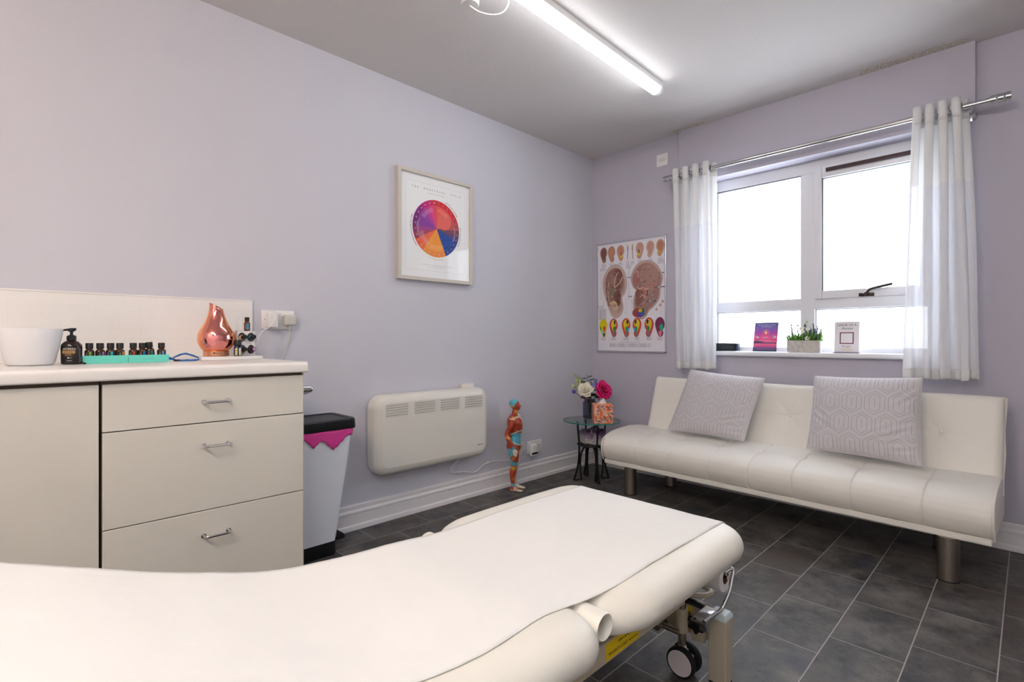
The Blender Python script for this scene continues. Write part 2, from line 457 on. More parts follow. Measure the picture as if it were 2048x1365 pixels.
# ------------------------------------------------------------------ room shell
XW, YW, HC = 3.321, 2.453, 2.4
XB, YR = -1.7, -1.3
struct(MB().box(XB - .1, 3.6, YR - .1, YW + .1, -.1, 0).build('floor', M_floor))
struct(MB().box(XB - .1, 3.6, YR - .1, YW + .1, HC, HC + .1).build('ceiling', M_ceil))
struct(MB().box(XB - .1, 3.6, YW, YW + .1, 0, HC).build('wall_left', M_wall))
struct(MB().box(XB - .1, 3.6, YR - .1, YR, 0, HC).build('wall_right', M_wall3))
struct(MB().box(XB - .1, XB, YR, YW, 0, HC).build('wall_back', M_wall3))
WY0, WY1, WZ0, WZ1 = .35, 1.505, .868, 2.03
struct(MB().box(XW, 3.6, YR, YW, 0, WZ0).box(XW, 3.6, YR, YW, WZ1, HC).box(XW, 3.6, YR, WY0, WZ0, WZ1).box(XW, 3.6, WY1, YW, WZ0, WZ1).build('wall_far', M_wall_shaded))
struct(MB().box(3.282, XW, .184, 1.694, WZ1, HC, bev=.003).build('trim_1', M_wall_shaded))

def skirting(name, p0, p1, nx, ny):
    prof = [(0, .122), (.006, .122), (.011, .117), (.013, .105), (.012, .099), (.016, .096), (.021, .088), (.021, .080), (.016, .077), (.019, .074), (.0195, .026), (.030, .021), (.033, .010), (.033, 0), (0, 0)]
    m = MB(); rows = [[(p[0] + nx * d, p[1] + ny * d, z) for d, z in prof] for p in (p0, p1)]
    vs = m.grid(rows, closev=True); m.face(vs[0]); m.face(list(reversed(vs[1])))
    bmesh.ops.recalc_face_normals(m.bm, faces=m.bm.faces)
    return struct(m.build(name, M_trim, sharp=25))
skirting('baseboard_left', (.79, YW), (XW, YW), 0, -1)
skirting('baseboard_far', (XW, YW - .033), (XW, YR), -1, 0)

# ------------------------------------------------------------------ window
win = struct(thing('window_1', None, None, (3.40, 0, 0)))
f = MB()
x0, x1 = 0, .06
def fr(y0, y1, z0, z1, a=x0, b=x1): f.box(a, b, y0, y1, z0, z1, bev=.004, seg=2)
fr(WY0, WY1, 1.96, 2.03); fr(WY0, WY1, .897, .925); fr(1.483, WY1, .925, 1.96); fr(WY0, .372, .925, 1.96)
fr(.895, .970, .925, 1.96, -.002, .062); fr(WY0, WY1, 1.152, 1.219, -.001, .061)
f.build('window_frame', M_frame, win)
s = MB()   # opening sash, standing proud
for y0, y1, z0, z1 in ((.855, .893, 1.212, 1.985), (.36, .402, 1.212, 1.985), (.402, .855, 1.916, 1.985), (.402, .855, 1.212, 1.257)):
    s.box(-.018, .03, y0, y1, z0, z1, bev=.004)
sash = s.build('sash', M_frame, win)
for y0, y1, z0, z1 in ((.970, 1.483, 1.219, 1.96), (.970, 1.483, .925, 1.152), (.372, .895, .925, 1.152), (.402, .855, 1.257, 1.916)):
    MB().box(.028, .034, y0, y1, z0, z1).build('pane', M_pane, win)
g = MB()
for y0, y1, z0, z1 in ((.970, 1.483, 1.219, 1.96), (.970, 1.483, .925, 1.152), (.372, .895, .925, 1.152), (.402, .855, 1.257, 1.916)):
    w = .004
    for a in ((y0, y1, z1 - w, z1), (y0, y0 + w, z0, z1), (y1 - w, y1, z0, z1)): g.box(.012 if z0 != 1.257 else -.004, .027, *a)
g.build('glazing_gasket', pm('grey_gasket', '8a8d95', .7), win)
MB().box(-.034, -.019, .372, .832, 1.944, 1.966, bev=.004).build('trickle_vent', pm('brown_vent', '3a2428', .4), win)
h = MB(); h.box(-.026, -.0185, .600, .672, 1.212, 1.232, bev=.003); h.cyl((-.024, .640, 1.222), (-.046, .640, 1.222), .009)
h.tube(spline([(-.044, .645, 1.222), (-.048, .630, 1.232), (-.05, .610, 1.250), (-.05, .53, 1.268), (-.05, .515, 1.271)], 5), [.0095] * 5 + [.0085] * 16, 10, flat=(.8, 1))
h.build('handle', pm('bronze_handle', '3b2f2b', .35, .6), win)
st = MB(); st.box(3.285, 3.402, WY0 - .0, WY1, .869, .897, bev=.011, seg=4); st.build('window_sill', M_frame, win, M=Matrix.Translation((-3.4, 0, 0)))

# yellowish garden wall and ground far outside, seen only as a blur
# ------------------------------------------------------------------ curtain rod and curtains
rod = thing('curtain_rod', 'chrome curtain pole with ringed barrel finials across the window', 'curtain pole', (3.2, .9, 2.067))
MB().cyl((0, -.76, 0), (0, .78, 0), .0125, seg=20).build('pole', M_chrome, rod)
for sg, ye in ((-1, -.76), (1, .78)):
    m = MB().mat(0)
    for a, b, r, mi in ((0, .012, .015, 0), (.012, .03, .0200, 0), (.03, .037, .0212, 1), (.037, .055, .0200, 0), (.055, .062, .0212, 1), (.062, .080, .0200, 0)):
        m.mat(mi); m.cyl((0, ye + sg * a, 0), (0, ye + sg * b, 0), r, seg=20)
    m.build('finial', [M_chrome, pm('diamante_band', 'b8b8bc', .35, .9, bump=(700, 1, .002))], rod)
for yb in (-.697, .765):
    m = MB(); m.cyl((0, yb, -.004), (.045 if yb > 0 else .08, yb, -.012), .006); m.box(.07, .0815, yb - .010, yb + .010, -.055, .02, bev=.003) if yb < 0 else m.box(.1, .1205, yb - .01, yb + .01, -.05, .02, bev=.003)
    m.cyl((.045, yb, -.012), (.075 if yb < 0 else .11, yb, -.02), .006)
    m.cyl((0, yb - .008, 0), (0, yb + .008, 0), .0145)
    m.build('bracket', M_chrome, rod)

def curtain(label, yt0, yt1, yb0, yb1, ph, nf, skew=0):
    """grommet curtain hanging in folds from the pole; local z=0 at the pole"""
    t = thing('curtain', label, 'curtain', (3.2, 0, 2.067), 0, 'sheer white curtains')
    def P(u, z):
        k = min(1, max(0, (-z) / 1.28)); k2 = k ** .7
        y = (yt0 + (yt1 - yt0) * u) * (1 - k2) + (yb0 + (yb1 - yb0) * u) * k2
        a = .034 * (1 - .25 * k)
        w = math.sin(2 * PI * nf * u + ph)
        x = a * w + .006 * k * math.sin(2 * PI * (nf * 2.3) * u + 1 + 3 * k) + .004 * k * math.sin(9 * z + 8 * u)
        y += -.0105 * (1 - .5 * k) * math.sin(4 * PI * nf * u + 2 * ph) + .005 * k * math.sin(13 * u + 4 * z)
        if z < -1.24: z += .004 * math.sin(20 * u)
        return (x, y, z)
    def sheet(z0, z1, nz, nu=150, off=0):
        m = MB(); m.grid([[Vector(P(i / nu, z0 + (z1 - z0) * j / nz)) + Vector((off, 0, 0)) for i in range(nu + 1)] for j in range(nz + 1)], flip=True); return m
    sheet(.045, -.045, 4).build('heading', sheer('curtain_heading', 'f6f6f6', .985), t, sharp=0, solid=.0012)
    sheet(-.045, -.345, 14).build('crushed_band', M_sheertop, t, sharp=0)
    sheet(-.345, -1.245, 40).build('voile', M_sheer, t, sharp=0)
    sheet(-1.235, -1.285, 4).build('hem', M_sheertop, t, sharp=0, solid=.0016)
    k = 0
    for i in range(2 * nf):
        u = (i + .5 - .5 + .0) / (2 * nf) - ph / (2 * PI * nf) + 1 / (2 * nf) * 0
        if u < .02: u += 1 / (2 * nf) if i == 0 else 0
        if u <= .01 or u >= .99: continue
        p = Vector(P(u, 0)); q = Vector(P(u + .01, 0)); d = (q - p); d.z = 0; n = d.cross(Vector((0, 0, 1))).normalized()
        e = d.normalized()
        ring = [Vector((0, p.y, 0)) + (e * math.cos(a) + Vector((0, 0, 1)) * math.sin(a)) * .0200 for a in [2 * PI * j / 20 for j in range(20)]]
        MB().tube(ring, .0042, 8, closed=True).build('eyelet', M_chrome, t)
    return t
curtain('sheer white eyelet curtain at the left end of the pole, beside the wall chart', 1.412, 1.690, 1.405, 1.668, .6, 4)
curtain('sheer white eyelet curtain at the right end of the pole, over the window edge', .213, .405, .165, .450, .4, 4)

# ------------------------------------------------------------------ ceiling fittings
def bprof(s, z0): return [(s * math.cos(a), z0 - .034 * math.sin(a)) for a in [PI * i / 14 for i in range(15)]]
def batten(label, loc, rot, mat):
    bl = thing('batten_light', label, 'ceiling light', loc, rot)
    MB().box(0, 1.52, -.034, .034, -.030, -.0005, bev=.003).build('housing', M_plastic, bl)
    for xa, xb, r, nm, mt in ((.022, 1.498, .0325, 'diffuser', mat), (-.001, .022, .0345, 'end_cap', M_plastic), (1.498, 1.521, .0345, 'end_cap', M_plastic)):
        m = MB(); vs = m.grid([[(x, y, z) for y, z in bprof(r, -.030)] for x in (xa, xb)]); m.face(vs[0]); m.face(list(reversed(vs[1])))
        bmesh.ops.recalc_face_normals(m.bm, faces=m.bm.faces); m.build(nm, mt, bl)
batten('long white LED batten light glowing on the ceiling', (2.593, 1.4645, 2.4), R(181.2), pm('lamp_diffuser', 'ffffff', .4, emit=('fbfcff', LAMP_W)))
batten('added LED fill batten on the ceiling behind the camera, out of view', (-.55, -.85, 2.4), R(90), pm('fill_diffuser', 'ffffff', .4, emit=('fbfcff', FILL_W)))  # unseen batten, added to brighten the whole room
ps = thing('pull_cord_switch', 'round white ceiling pull switch beside the batten light', 'switch', (1.352, 1.612, 2.4))
MB().lathe([(.034, -.058), (.037, -.055), (.038, -.02), (.041, -.015), (.041, -.0005)]).build('switch_housing', M_plastic, ps)
m = MB(); m.tube(spline([(0, 0, -.058), (.004, -.004, -.064), (.030, -.030, -.086), (.068, -.066, -.096), (.100, -.092, -.082), (.118, -.104, -.045), (.118, -.102, -.004)], 8), .0028, 8)
m.build('cord', M_white, ps)
# unseen globe added to cast warm light from behind and left of the camera
gl = thing('fill_globe', 'added warm fill globe on the ceiling, out of view', 'ceiling light', (-.95, .75, 2.4))
MB().lathe([(.06, -.03), (.06, -.0005)]).build('fill_globe_base', M_white, gl)
MB().ball((0, 0, -.12), .10, u=24, v=14).build('fill_globe_ball', pm('warm_fill', 'ffffff', .4, emit=('ffe2c8', WARM_FILL_W)), gl)

# ------------------------------------------------------------------ electrical plates
def plate(name, label, loc, rot, w, h, sockets=0, rockers=(), group=None, cat='socket'):
    t = thing(name, label, cat, loc, rot, group)
    MB().box(-w / 2, w / 2, -h / 2, h / 2, .0005, .0085, bev=.0025).build('faceplate', M_plastic, t)
    for (x, y, rw, rh) in rockers:
        MB().box(x - rw / 2, x + rw / 2, y - rh / 2, y + rh / 2, .0085, .0115, bev=.001).build('rocker', pm('rocker_white', 'dfdcd9', .35), t)
    for sx in ([-.036, .036] if sockets == 2 else [0] if sockets == 1 else []):
        for a, b, c_, d in ((-.0035, .0035, .004, .012), (-.014, -.008, -.012, -.0085), (.008, .014, -.012, -.0085)):
            MB().box(sx + a, sx + b, c_ - .006, d - .006, .0084, .0088).build('pin_hole', M_dark, t)
    for x in (-w * .41, w * .41): MB().cyl((x, 0, .0084), (x, 0, .0088), .0018, seg=8).build('screw', M_dark, t)
    return t
plate('double_socket', 'white double wall socket with two plugs above the worktop', (.897, YW, 1.065), WALL_A, .146, .086, 0, ((-.012, .022, .010, .018), (.012, .022, .010, .018)))
plate('double_socket', 'white double wall socket low on the wall near the corner, holding a plug-in device', (2.644, YW, .224), WALL_A, .146, .086, 2, ((.012, .022, .010, .018), (-.018, .022, .010, .018)))
plate('single_socket', 'white socket on the wall behind the anatomical figure', (2.452, YW, .224), WALL_A, .088, .09, 1)
plate('wall_switch', 'white wall switch high up beside the boxed-in beam', (XW, 1.837, 2.248), WALL_B, .086, .086, 0, ((.012, 0, .020, .022), (-.012, 0, .020, .022)), cat='switch')
# phone charger in the upper socket
ch = thing('charger_plug', 'white charger plug in the left half of the upper socket', 'plug', (.862, YW - .0085, 1.062), WALL_A)
MB().box(-.021, .021, -.034, .034, .001, .042, bev=.007, seg=4).build('plug_body', M_plastic, ch)
m = MB(); m.tube(spline([(.0, .030, .041), (.006, .041, .043), (.008, .030, .05), (.004, .010, .055), (-.010, -.014, .058), (-.028, -.034, .062), (-.052, -.047, .070), (-.074, -.066, .085), (-.090, -.100, .098), (-.115, -.148, .098)], 7), .0022, 8)
m.build('cable', M_white, ch)
pg = thing('mains_plug', 'grey rounded mains plug in the right half of the upper socket', 'plug', (.942, YW - .0085, 1.063), WALL_A)
MB().box(-.027, .027, -.024, .026, .001, .034, bev=.011, seg=4).build('plug_body', M_greyplug, pg)
m = MB(); m.tube([(0, -.020, .016), (0, -.030, .016), (0, -.040, .015)], [.0065, .006, .0045], 10)
m.tube(spline([(0, -.036, .015), (.004, -.06, .012), (-.002, -.10, .008), (-.018, -.145, .006), (-.032, -.20, .006), (-.06, -.4, .006)], 7), .0028, 8)
m.build('cable', M_greyplug, pg)
wd = thing('plug_in_repeller', 'white rounded plug-in device with black lower band in the low socket', 'plug-in device', (2.608, YW - .0085, .212), WALL_A)
MB().box(-.028, .028, -.046, .036, .001, .034, bev=.013, seg=5).build('device_body', M_plastic, wd)
MB().box(-.0265, .0265, -.034, -.020, .004, .0348, bev=.002).build('sensor_band', M_black, wd)
MB().box(-.005, .005, .036, .052, .001, .008, bev=.002).build('clip', M_plastic, wd)
hp = thing('heater_plug', 'small white plug in the socket behind the anatomical figure', 'plug', (2.462, YW - .0085, .215), WALL_A)
MB().box(-.024, .024, -.022, .022, .001, .030, bev=.008, seg=3).build('plug_body', M_plastic, hp)
MB().tube(spline([(0, -.020, .015), (0, -.05, .012), (-.01, -.075, .028), (-.03, -.088, .028)], 6), .003, 8).build('cable', M_plastic, hp)

# ------------------------------------------------------------------ panel heater
ht = thing('panel_heater', 'white wall-mounted panel heater with four rows of louvres', 'heater', (1.739, YW, .470), WALL_A)
m = MB()
def ring_(d, z, r): return [(x, y, z) for x, y in rrect(-.391 + d, .391 - d, -.209 + d, .209 - d, r, 8)]
rows = [ring_(0, .012, .07), ring_(0, .062, .07), ring_(.003, .074, .067), ring_(.010, .086, .06), ring_(.022, .095, .05), ring_(.040, .099, .04)]
vs = m.grid(rows, closev=True); m.face(vs[-1]); m.face(list(reversed(vs[0])))
m.build('casing', M_heater, ht, sharp=50)
for gx in (-.265, -.087, .087, .265):
    m = MB(); m.mat(0)
    for k in range(5):
        y = .158 - k * .0135
        m.box(gx - .067, gx + .067, y - .0016, y + .0016, .0975, .1)
        m.mat(1); m.box(gx - .069, gx + .069, y - .0050, y - .0016, .0975, .1015, bev=.0008); m.mat(0)
    m.build('louvre', [M_slot, M_heater], ht)
MB().box(.235, .325, .200, .232, .001, .03, bev=.002).build('control_housing', M_heater, ht)
a = Art(); a.shape([(-.022, -.004), (.012, -.002), (.014, .0025), (-.018, .004), (-.022, .001)], 0, '9a9a98'); a.line([(.008, -.001), (.017, -.001), (.022, .006)], .0024, .0002, '505052')
a.build('emblem', M_print, ht, M=Matrix.Translation((.318, -.135, .0993)))
m = MB()
m.tube(spline([(.235, -.205, .02), (.19, -.235, .018), (.160, -.262, .016), (.158, -.285, .015), (.185, -.300, .012), (.235, -.302, .012), (.285, -.312, .022), (.33, -.322, .024), (.375, -.310, .02), (.43, -.288, .014), (.50, -.280, .02), (.60, -.292, .028), (.68, -.30, .028), (.715, -.318, .028)], 7), .0032, 8)
m.tube(spline([(.238, -.205, .026), (.20, -.235, .024), (.163, -.255, .020), (.156, -.278, .018)], 7), .0032, 8)
for x, y in ((.222, -.303), (.345, -.320), (.455, -.284)): m.box(x - .004, x + .004, y - .005, y + .006, .010, .020, bev=.001)
m.build('cable', M_white, ht)
# ------------------------------------------------------------------ framed wheel print
pf = thing('framed_print', 'framed circular colour wheel chart on white mount, on the left wall', 'picture', (1.787, YW, 1.618), WALL_A)
m = MB(); w2, h2, t_ = .265, .309, .020
for a in ((-w2, w2, h2 - t_, h2), (-w2, w2, -h2, -h2 + t_), (-w2, -w2 + t_, -h2 + t_, h2 - t_), (w2 - t_, w2, -h2 + t_, h2 - t_)): m.box(*a, .001, .034)
m.build('frame', pm('greige_frame', 'cfc8be', .45), pf, bevel=.0012, weld=False)
a = Art(); a.rect(-w2 + t_, w2 - t_, -h2 + t_, h2 - t_, .020, 'f4f5f5')
for k, (d, c) in enumerate(((.035, 'e3e4e4'), (.037, 'f6f7f7'))): a.rect(-w2 + t_ + d, w2 - t_ - d, -h2 + t_ + d + .006, h2 - t_ - d - .006, .0202 + k * .0002, c)
a.text('THE  MENSTRUAL  CYCLE', .004, .218, .0155, .0206, '5c5c62', space=2.35, sx=.90)
a.fine(0, .197, .17, 1, .0055, .0206, 'b4b4b8')
Rw = .166
seg = [(0, 58, 'd8222c', 'ee5548'), (58, 72, 'c9363f', 'd14a50'), (72, 86, 'b4454c', 'b85150'), (86, 98, '7f3d4e', '84485a'), (98, 112, '5a3f7c', '5a3f7c'), (112, 156, '0d3f97', '0d47a2'), (156, 200, 'f08a26', 'f89c30'), (200, 216, 'f2952c', 'f9a035'), (216, 228, 'ee6a30', 'f0793a'), (228, 242, 'ee5a38', 'f06440'), (242, 256, 'a02c48', 'ae4262'), (256, 270, '8c1f5e', 'a8408c'), (270, 300, '7a1a72', '8a3aa0'), (300, 318, '8c1380', '9a40a0'), (318, 334, 'c00f78', 'c43a98'), (334, 347, 'd0146a', 'e2408a'), (347, 360, 'd41c44', 'e04a66')]
for a0, a1, co, ci in seg:
    a.ring(0, 0, Rw * .80, Rw, 90 - a1, 90 - a0, .0208, co, 5); a.ring(0, 0, 0, Rw * .80, 90 - a1, 90 - a0, .0208, ci, 5)
a.shape([(x, y) for x, y in [(0, 0)] + [(.055 + .052 * math.cos(R(t)), .052 + .052 * math.sin(R(t))) for t in range(-120, 100, 20)] + [(.01, .085)]], .0210, 'e8685c')
for r in (.118, .112, .106, .100): a.ring(0, 0, r, r + .0014, 190 + (r * 200) % 9, 240, .0212, 'e8c8e0', 14); a.ring(0, 0, r, r + .0014, 248, 296, .0212, 'fdd9a4', 14); a.ring(0, 0, r, r + .0014, 45, 88, .0212, 'f6b0a4', 14); a.ring(0, 0, r, r + .0014, 104, 150, .0212, 'ecb6dc', 14)
for r, a0, a1 in ((.138, 170, 205), (.132, 168, 210), (.126, 160, 214), (.136, -25, 10), (.130, -25, 14)): a.ring(0, 0, r, r + .0013, a0, a1, .0212, 'e4cbe6', 12)
for i in range(28):
    t = R(90 - 6 - i * 360 / 28); a.text(str(i + 1), .149 * math.cos(t), .149 * math.sin(t), .011, .0214, 'fbe9ee', rot=t - PI / 2)
    for k in range(3):
        t2 = R(90 - (i + k / 3) * 360 / 28); a.disc(.1325 * math.cos(t2), .1325 * math.sin(t2), .0011, .0214, 'f8d8e0', 6)
def arctext(a, s, r, a0, a1, size, h, c, inv=False):
    n = len(s)
    for i, chx in enumerate(s):
        if chx == ' ': continue
        t = R(a0 + (a1 - a0) * i / max(1, n - 1)); a.text(chx, r * math.cos(t), r * math.sin(t), size, h, c, rot=t + (PI / 2 if inv else -PI / 2))
for r, a0, a1, c in ((.178, 32, 68, '8a3050'), (.178, -28, 12, '6a6a8c'), (.178, 160, 218, '6a4a6a'), (.179, 252, 288, 'd8c09c')):
    t = a0
    while t < a1: q = random.uniform(1.0, 2.4); a.ring(0, 0, r - .0022, r + .0022, t, t + q, .0206, c, 2); t += q + random.choice((.7, .7, 1.8))
a.line([(-.11, -.215), (.12, -.205 - .01)], .0008, .0206, '707074'); a.line([(-.02, -.222), (.06, -.222)], .0006, .0206, 'a0a0a0')
a.fine(0, -.228, .16, 1, .004, .0206, 'c0c0c4')
a.build('print', M_print, pf, sharp=0)
MB().box(-w2 + t_ - .002, w2 - t_ + .002, -h2 + t_ - .002, h2 - t_ + .002, .0245, .026).build('glazing', M_picglass, pf)

# ------------------------------------------------------------------ ear chart
ec = thing('ear_chart', 'chrome-framed reflexology chart of coloured ears beside the window', 'poster', (XW, 2.0995, 1.298), WALL_B)
W2, H2 = .2935, .418
m = MB()
for b in ((-W2, W2, H2 - .009, H2), (-W2, W2, -H2, -H2 + .009), (-W2, -W2 + .009, -H2, H2), (W2 - .009, W2, -H2, H2)): m.box(*b, .0008, .013)
m.build('frame', M_chrome, ec, bevel=.002)
a = Art(); rnd = random.Random(3); a.rect(-W2 + .006, W2 - .006, -H2 + .006, H2 - .006, .006, 'e9e7ee')
def T(t, v): return (-W2 + t * 2 * W2, H2 - v * 2 * H2)
EAR = [(-.02, .5), (.14, .49), (.30, .43), (.43, .32), (.5, .17), (.49, .05), (.42, -.06), (.32, -.12), (.33, -.20), (.36, -.28), (.34, -.37), (.26, -.45), (.14, -.495), (0, -.5), (-.12, -.45), (-.22, -.35), (-.33, -.20), (-.43, -.05), (-.49, .10), (-.48, .24), (-.39, .36), (-.24, .45)]
BACK = [(-.05, .5), (.15, .48), (.33, .40), (.46, .27), (.5, .16), (.44, .02), (.40, -.16), (.25, -.28), (.08, -.36), (.0, -.45), (-.14, -.5), (-.28, -.47), (-.38, -.38), (-.42, -.26), (-.40, -.10), (-.30, -.01), (-.42, .05), (-.5, .18), (-.47, .30), (-.35, .42), (-.2, .48)]
def smooth(P_, n=3):
    out = []; N = len(P_)
    for i in range(N):
        p0, p1, p2, p3_ = [Vector(P_[(i + q) % N]) for q in (-1, 0, 1, 2)]
        for k_ in range(n):
            t = k_ / n; out.append(.5 * ((2 * p1) + (-p0 + p2) * t + (2 * p0 - 5 * p1 + 4 * p2 - p3_) * t * t + (-p0 + 3 * p1 - 3 * p2 + p3_) * t ** 3))
    return out
EAR = smooth(EAR); BACK = smooth(BACK); cnt = [0]
def ear(t, v, w, h, c, lay, shape=EAR, flip=1, s=1.0, dx=0, dy=0):
    cnt[0] += 1
    x, y = T(t, v); a.shape([(x + flip * (p[0] * s + dx) * w, y + (p[1] * s + dy) * h) for p in shape], .006 + lay * .0002 + cnt[0] * 1.1e-5, c)
def sq(t, v, w, h, pts, c, lay, lw=.002, flip=1):
    cnt[0] += 1; x, y = T(t, v); a.line(spline([(x + flip * p[0] * w, y + p[1] * h, 0) for p in pts], 4), lw, .0062 + lay * .0002 + cnt[0] * 1.1e-5, c)
L_ = (.265, .448, .215, .405)
ear(*L_[:2], L_[2] * 1.02, L_[3] * 1.01, '7a6a68', 1); ear(*L_, 'cdb5ab', 2); ear(*L_, 'b59a92', 3, s=.88); ear(*L_, '9a7269', 4, s=.76, dx=.0, dy=.06)
ear(*L_, '84564f', 5, s=.40, dx=.13, dy=.22); ear(*L_, 'a07a70', 5, s=.45, dx=-.14, dy=.12); ear(*L_, '7f544c', 6, s=.30, dx=.12, dy=-.13)
ear(*L_, 'c9ab9f', 5, s=.30, dx=.02, dy=-.33)
for p, c, lw in (([(.12, .34), (.02, .20), (.0, .08), (.2, .14), (.34, .26)], 'e6c9b4', .006), ([(-.30, .2), (-.34, .05), (-.3, -.1), (-.25, -.25)], '8a5c52', .010), ([(-.24, .18), (-.28, .02), (-.24, -.12)], 'd8b8a4', .005), ([(-.02, .10), (-.12, .02), (-.13, -.08), (-.05, -.16)], '7d8560', .022), ([(-.2, -.28), (-.08, -.2), (.05, -.22), (.1, -.3), (.02, -.34)], 'dcc490', .016), ([(.2, -.05), (.12, -.15), (.2, -.22)], '6c4640', .02)):
    sq(*L_, p, c, 8, lw)
R_ = (.733, .455, .255, .425)
ear(*R_[:2], R_[2] * 1.02, R_[3] * 1.01, '7d6462', 1, BACK); ear(*R_, 'c8a79d', 2, BACK); ear(*R_, 'a5807a', 3, BACK, s=.92); ear(*R_, 'b08a80', 4, BACK, s=.60, dx=.08, dy=.14); ear(*R_, '8d5f58', 4, BACK, s=.30, dx=-.22, dy=-.12)
ear(*R_, 'b3706a', 5, BACK, s=.2, dx=-.3, dy=.2)
for p, c, lw in (([(-.36, .3), (-.3, .34), (-.26, .28), (-.32, .24)], 'e3b7a9', .005), ([(-.3, .06), (-.2, .02), (-.1, .05), (0, 0), (.06, .03)], 'dba595', .012), ([(.02, .0), (.04, -.06), (.0, -.1)], '4a3140', .007), ([(-.08, -.02), (-.04, -.06)], 'e86a55', .018), ([(.14, .08), (.18, .06)], 'ea7058', .014), ([(-.2, -.12), (-.12, -.08), (-.04, -.14)], 'd9a093', .010)):
    sq(*R_, p, c, 8, lw)
x, y = T(*R_[:2])
a.disc(x - .075, y - .165, .042, .0078, 'a3483e', ry=.034); a.disc(x - .052, y - .172, .030, .0080, '6a3f8c', ry=.028); a.disc(x - .030, y - .168, .016, .0082, '2f6fb0', ry=.024); a.disc(x - .028, y - .147, .012, .0084, '2e7c4a'); a.disc(x - .050, y - .150, .016, .0086, 'dfb61c', ry=.013)
for xx, yy, w in ((x - .145, y + .10, .03), (x + .125, y + .112, .035), (x + .11, y + .012, .075), (x - .135, y - .042, .03), (x + .04, y - .085, .075)):
    for k, c in enumerate(('5c6066', 'c9ccd0', '84888e', '3c3e44')): a.rect(xx - w / 2 + k * w / 4, xx - w / 2 + (k + 1) * w / 4, yy - .003, yy + .004, .0101, c)
for i in range(26):
    for sx_, b in ((-1, L_), (1, L_), (-1, R_), (1, R_)):
        v = b[1] - .2 + i * .0165; tx, ty = T(b[0], v)
        e = b[2] * (.52 if i < 17 else .42); a.fine(tx + sx_ * (e + .012), ty, .02, 1, .004, .0064, '8a8a98', rnd=rnd)
for bx, cs in ((L_, ('a98279', '8f665e', '94706a', 'b8978c', '7d5650')), (R_, ('b08a82', '9a6e66', 'bd9a90', 'a67c76', '8c625a'))):
    for i in range(46):
        tx, ty = T(bx[0], bx[1]); cnt[0] += .25
        an = rnd.uniform(0, PI); qx, qy = rnd.uniform(-.32, .28) * bx[2], rnd.uniform(-.30, .40) * bx[3]; ra, rb = rnd.uniform(.006, .016), rnd.uniform(.003, .006)
        a.shape([(tx + qx + ra * math.cos(an) * math.cos(q * PI / 6) - rb * math.sin(an) * math.sin(q * PI / 6), ty + qy + ra * math.sin(an) * math.cos(q * PI / 6) + rb * math.cos(an) * math.sin(q * PI / 6)) for q in range(12)], .0078 + cnt[0] * 1.1e-5, rnd.choice(cs))
for bx in (L_, R_):
    for i in range(34):
        tx, ty = T(bx[0], bx[1]); a.disc(tx + rnd.uniform(-.4, .4) * bx[2], ty + rnd.uniform(-.42, .45) * bx[3], .0013, .0101, rnd.choice(['2d2a2e', '3a3032', '6b3a36']), 6)
    for i in range(16):
        tx, ty = T(bx[0], bx[1]); a.fine(tx + rnd.uniform(-.3, .25) * bx[2], ty + rnd.uniform(-.3, .42) * bx[3], .03, 1, .003, .0101, '5c3c38', rnd=rnd)
for i, t in enumerate((.095, .22, .357, .64, .786, .923)):
    v = .105; b = (t, v, .066, .122); fl = -1 if i > 2 else 1
    ear(*b, ('a07468', 'b9826c', 'c99a86', 'c99a86', 'd0a795', 'c79a80')[i], 1, EAR, fl)
    ear(*b, ('7d5148', 'c48d76', 'c9907c', 'cf9f8c', 'c9998a', 'b9826c')[i], 2, EAR, fl, s=.7, dy=.05)
    sq(*b, [(-.2, .2), (0, .3), (.15, .1), (.0, -.1), (.1, -.25)], 'a36c5a', 3, .002, fl)
    if i in (2, 3):
        sq(*b, [(.0, .0), (.15, .05), (.05, -.08), (.2, -.1), (.05, -.14)], '39423c', 5, .003, fl)
    if i in (2, 3, 5):
        tx, ty = T(t, v); a.disc(tx + fl * .006, ty - .026, .011, .0074, 'ecd60f' if i < 5 else 'e2a93a')
    a.fine(*T(t, .19), .045, 4, .006, .0064, '9a96a4', rnd=rnd)
for t, fl in ((.466, 1), (.534, -1)):
    b = (t, .105, .02, .12)
    sq(*b, [(0, .36), (-.2, .2), (0, 0), (-.2, -.46)], 'c9a09a', 2, .0075, fl); sq(*b, [(0, .34), (.2, .22), (0, .05)], '6b7a78', 3, .004, fl); tx, ty = T(t, .105); a.disc(tx, ty + .049, .007, .0070, 'd8d04a')
    a.fine(*T(t, .19), .035, 5, .006, .0064, '9a96a4', rnd=rnd)
cols = [('e3d21a', 'd9502e', '52a13c', '86c4dc', '3c2a66'), ('cf3f52', 'e8cc22', '2e8f48', '3f2a5c', '8c7a78'), ('d6483c', 'e9d024', '2c9a4a', '3c2450', '8c7a78'), ('d6483c', 'e4d028', '2f9d55', '45285a', '8c7a78'), ('cf3f52', 'dcc62c', '359048', '43254e', '8c7a78'), ('7a2c55', '8a3c60', '2aa77c', '6a3458', 'd9788c')]
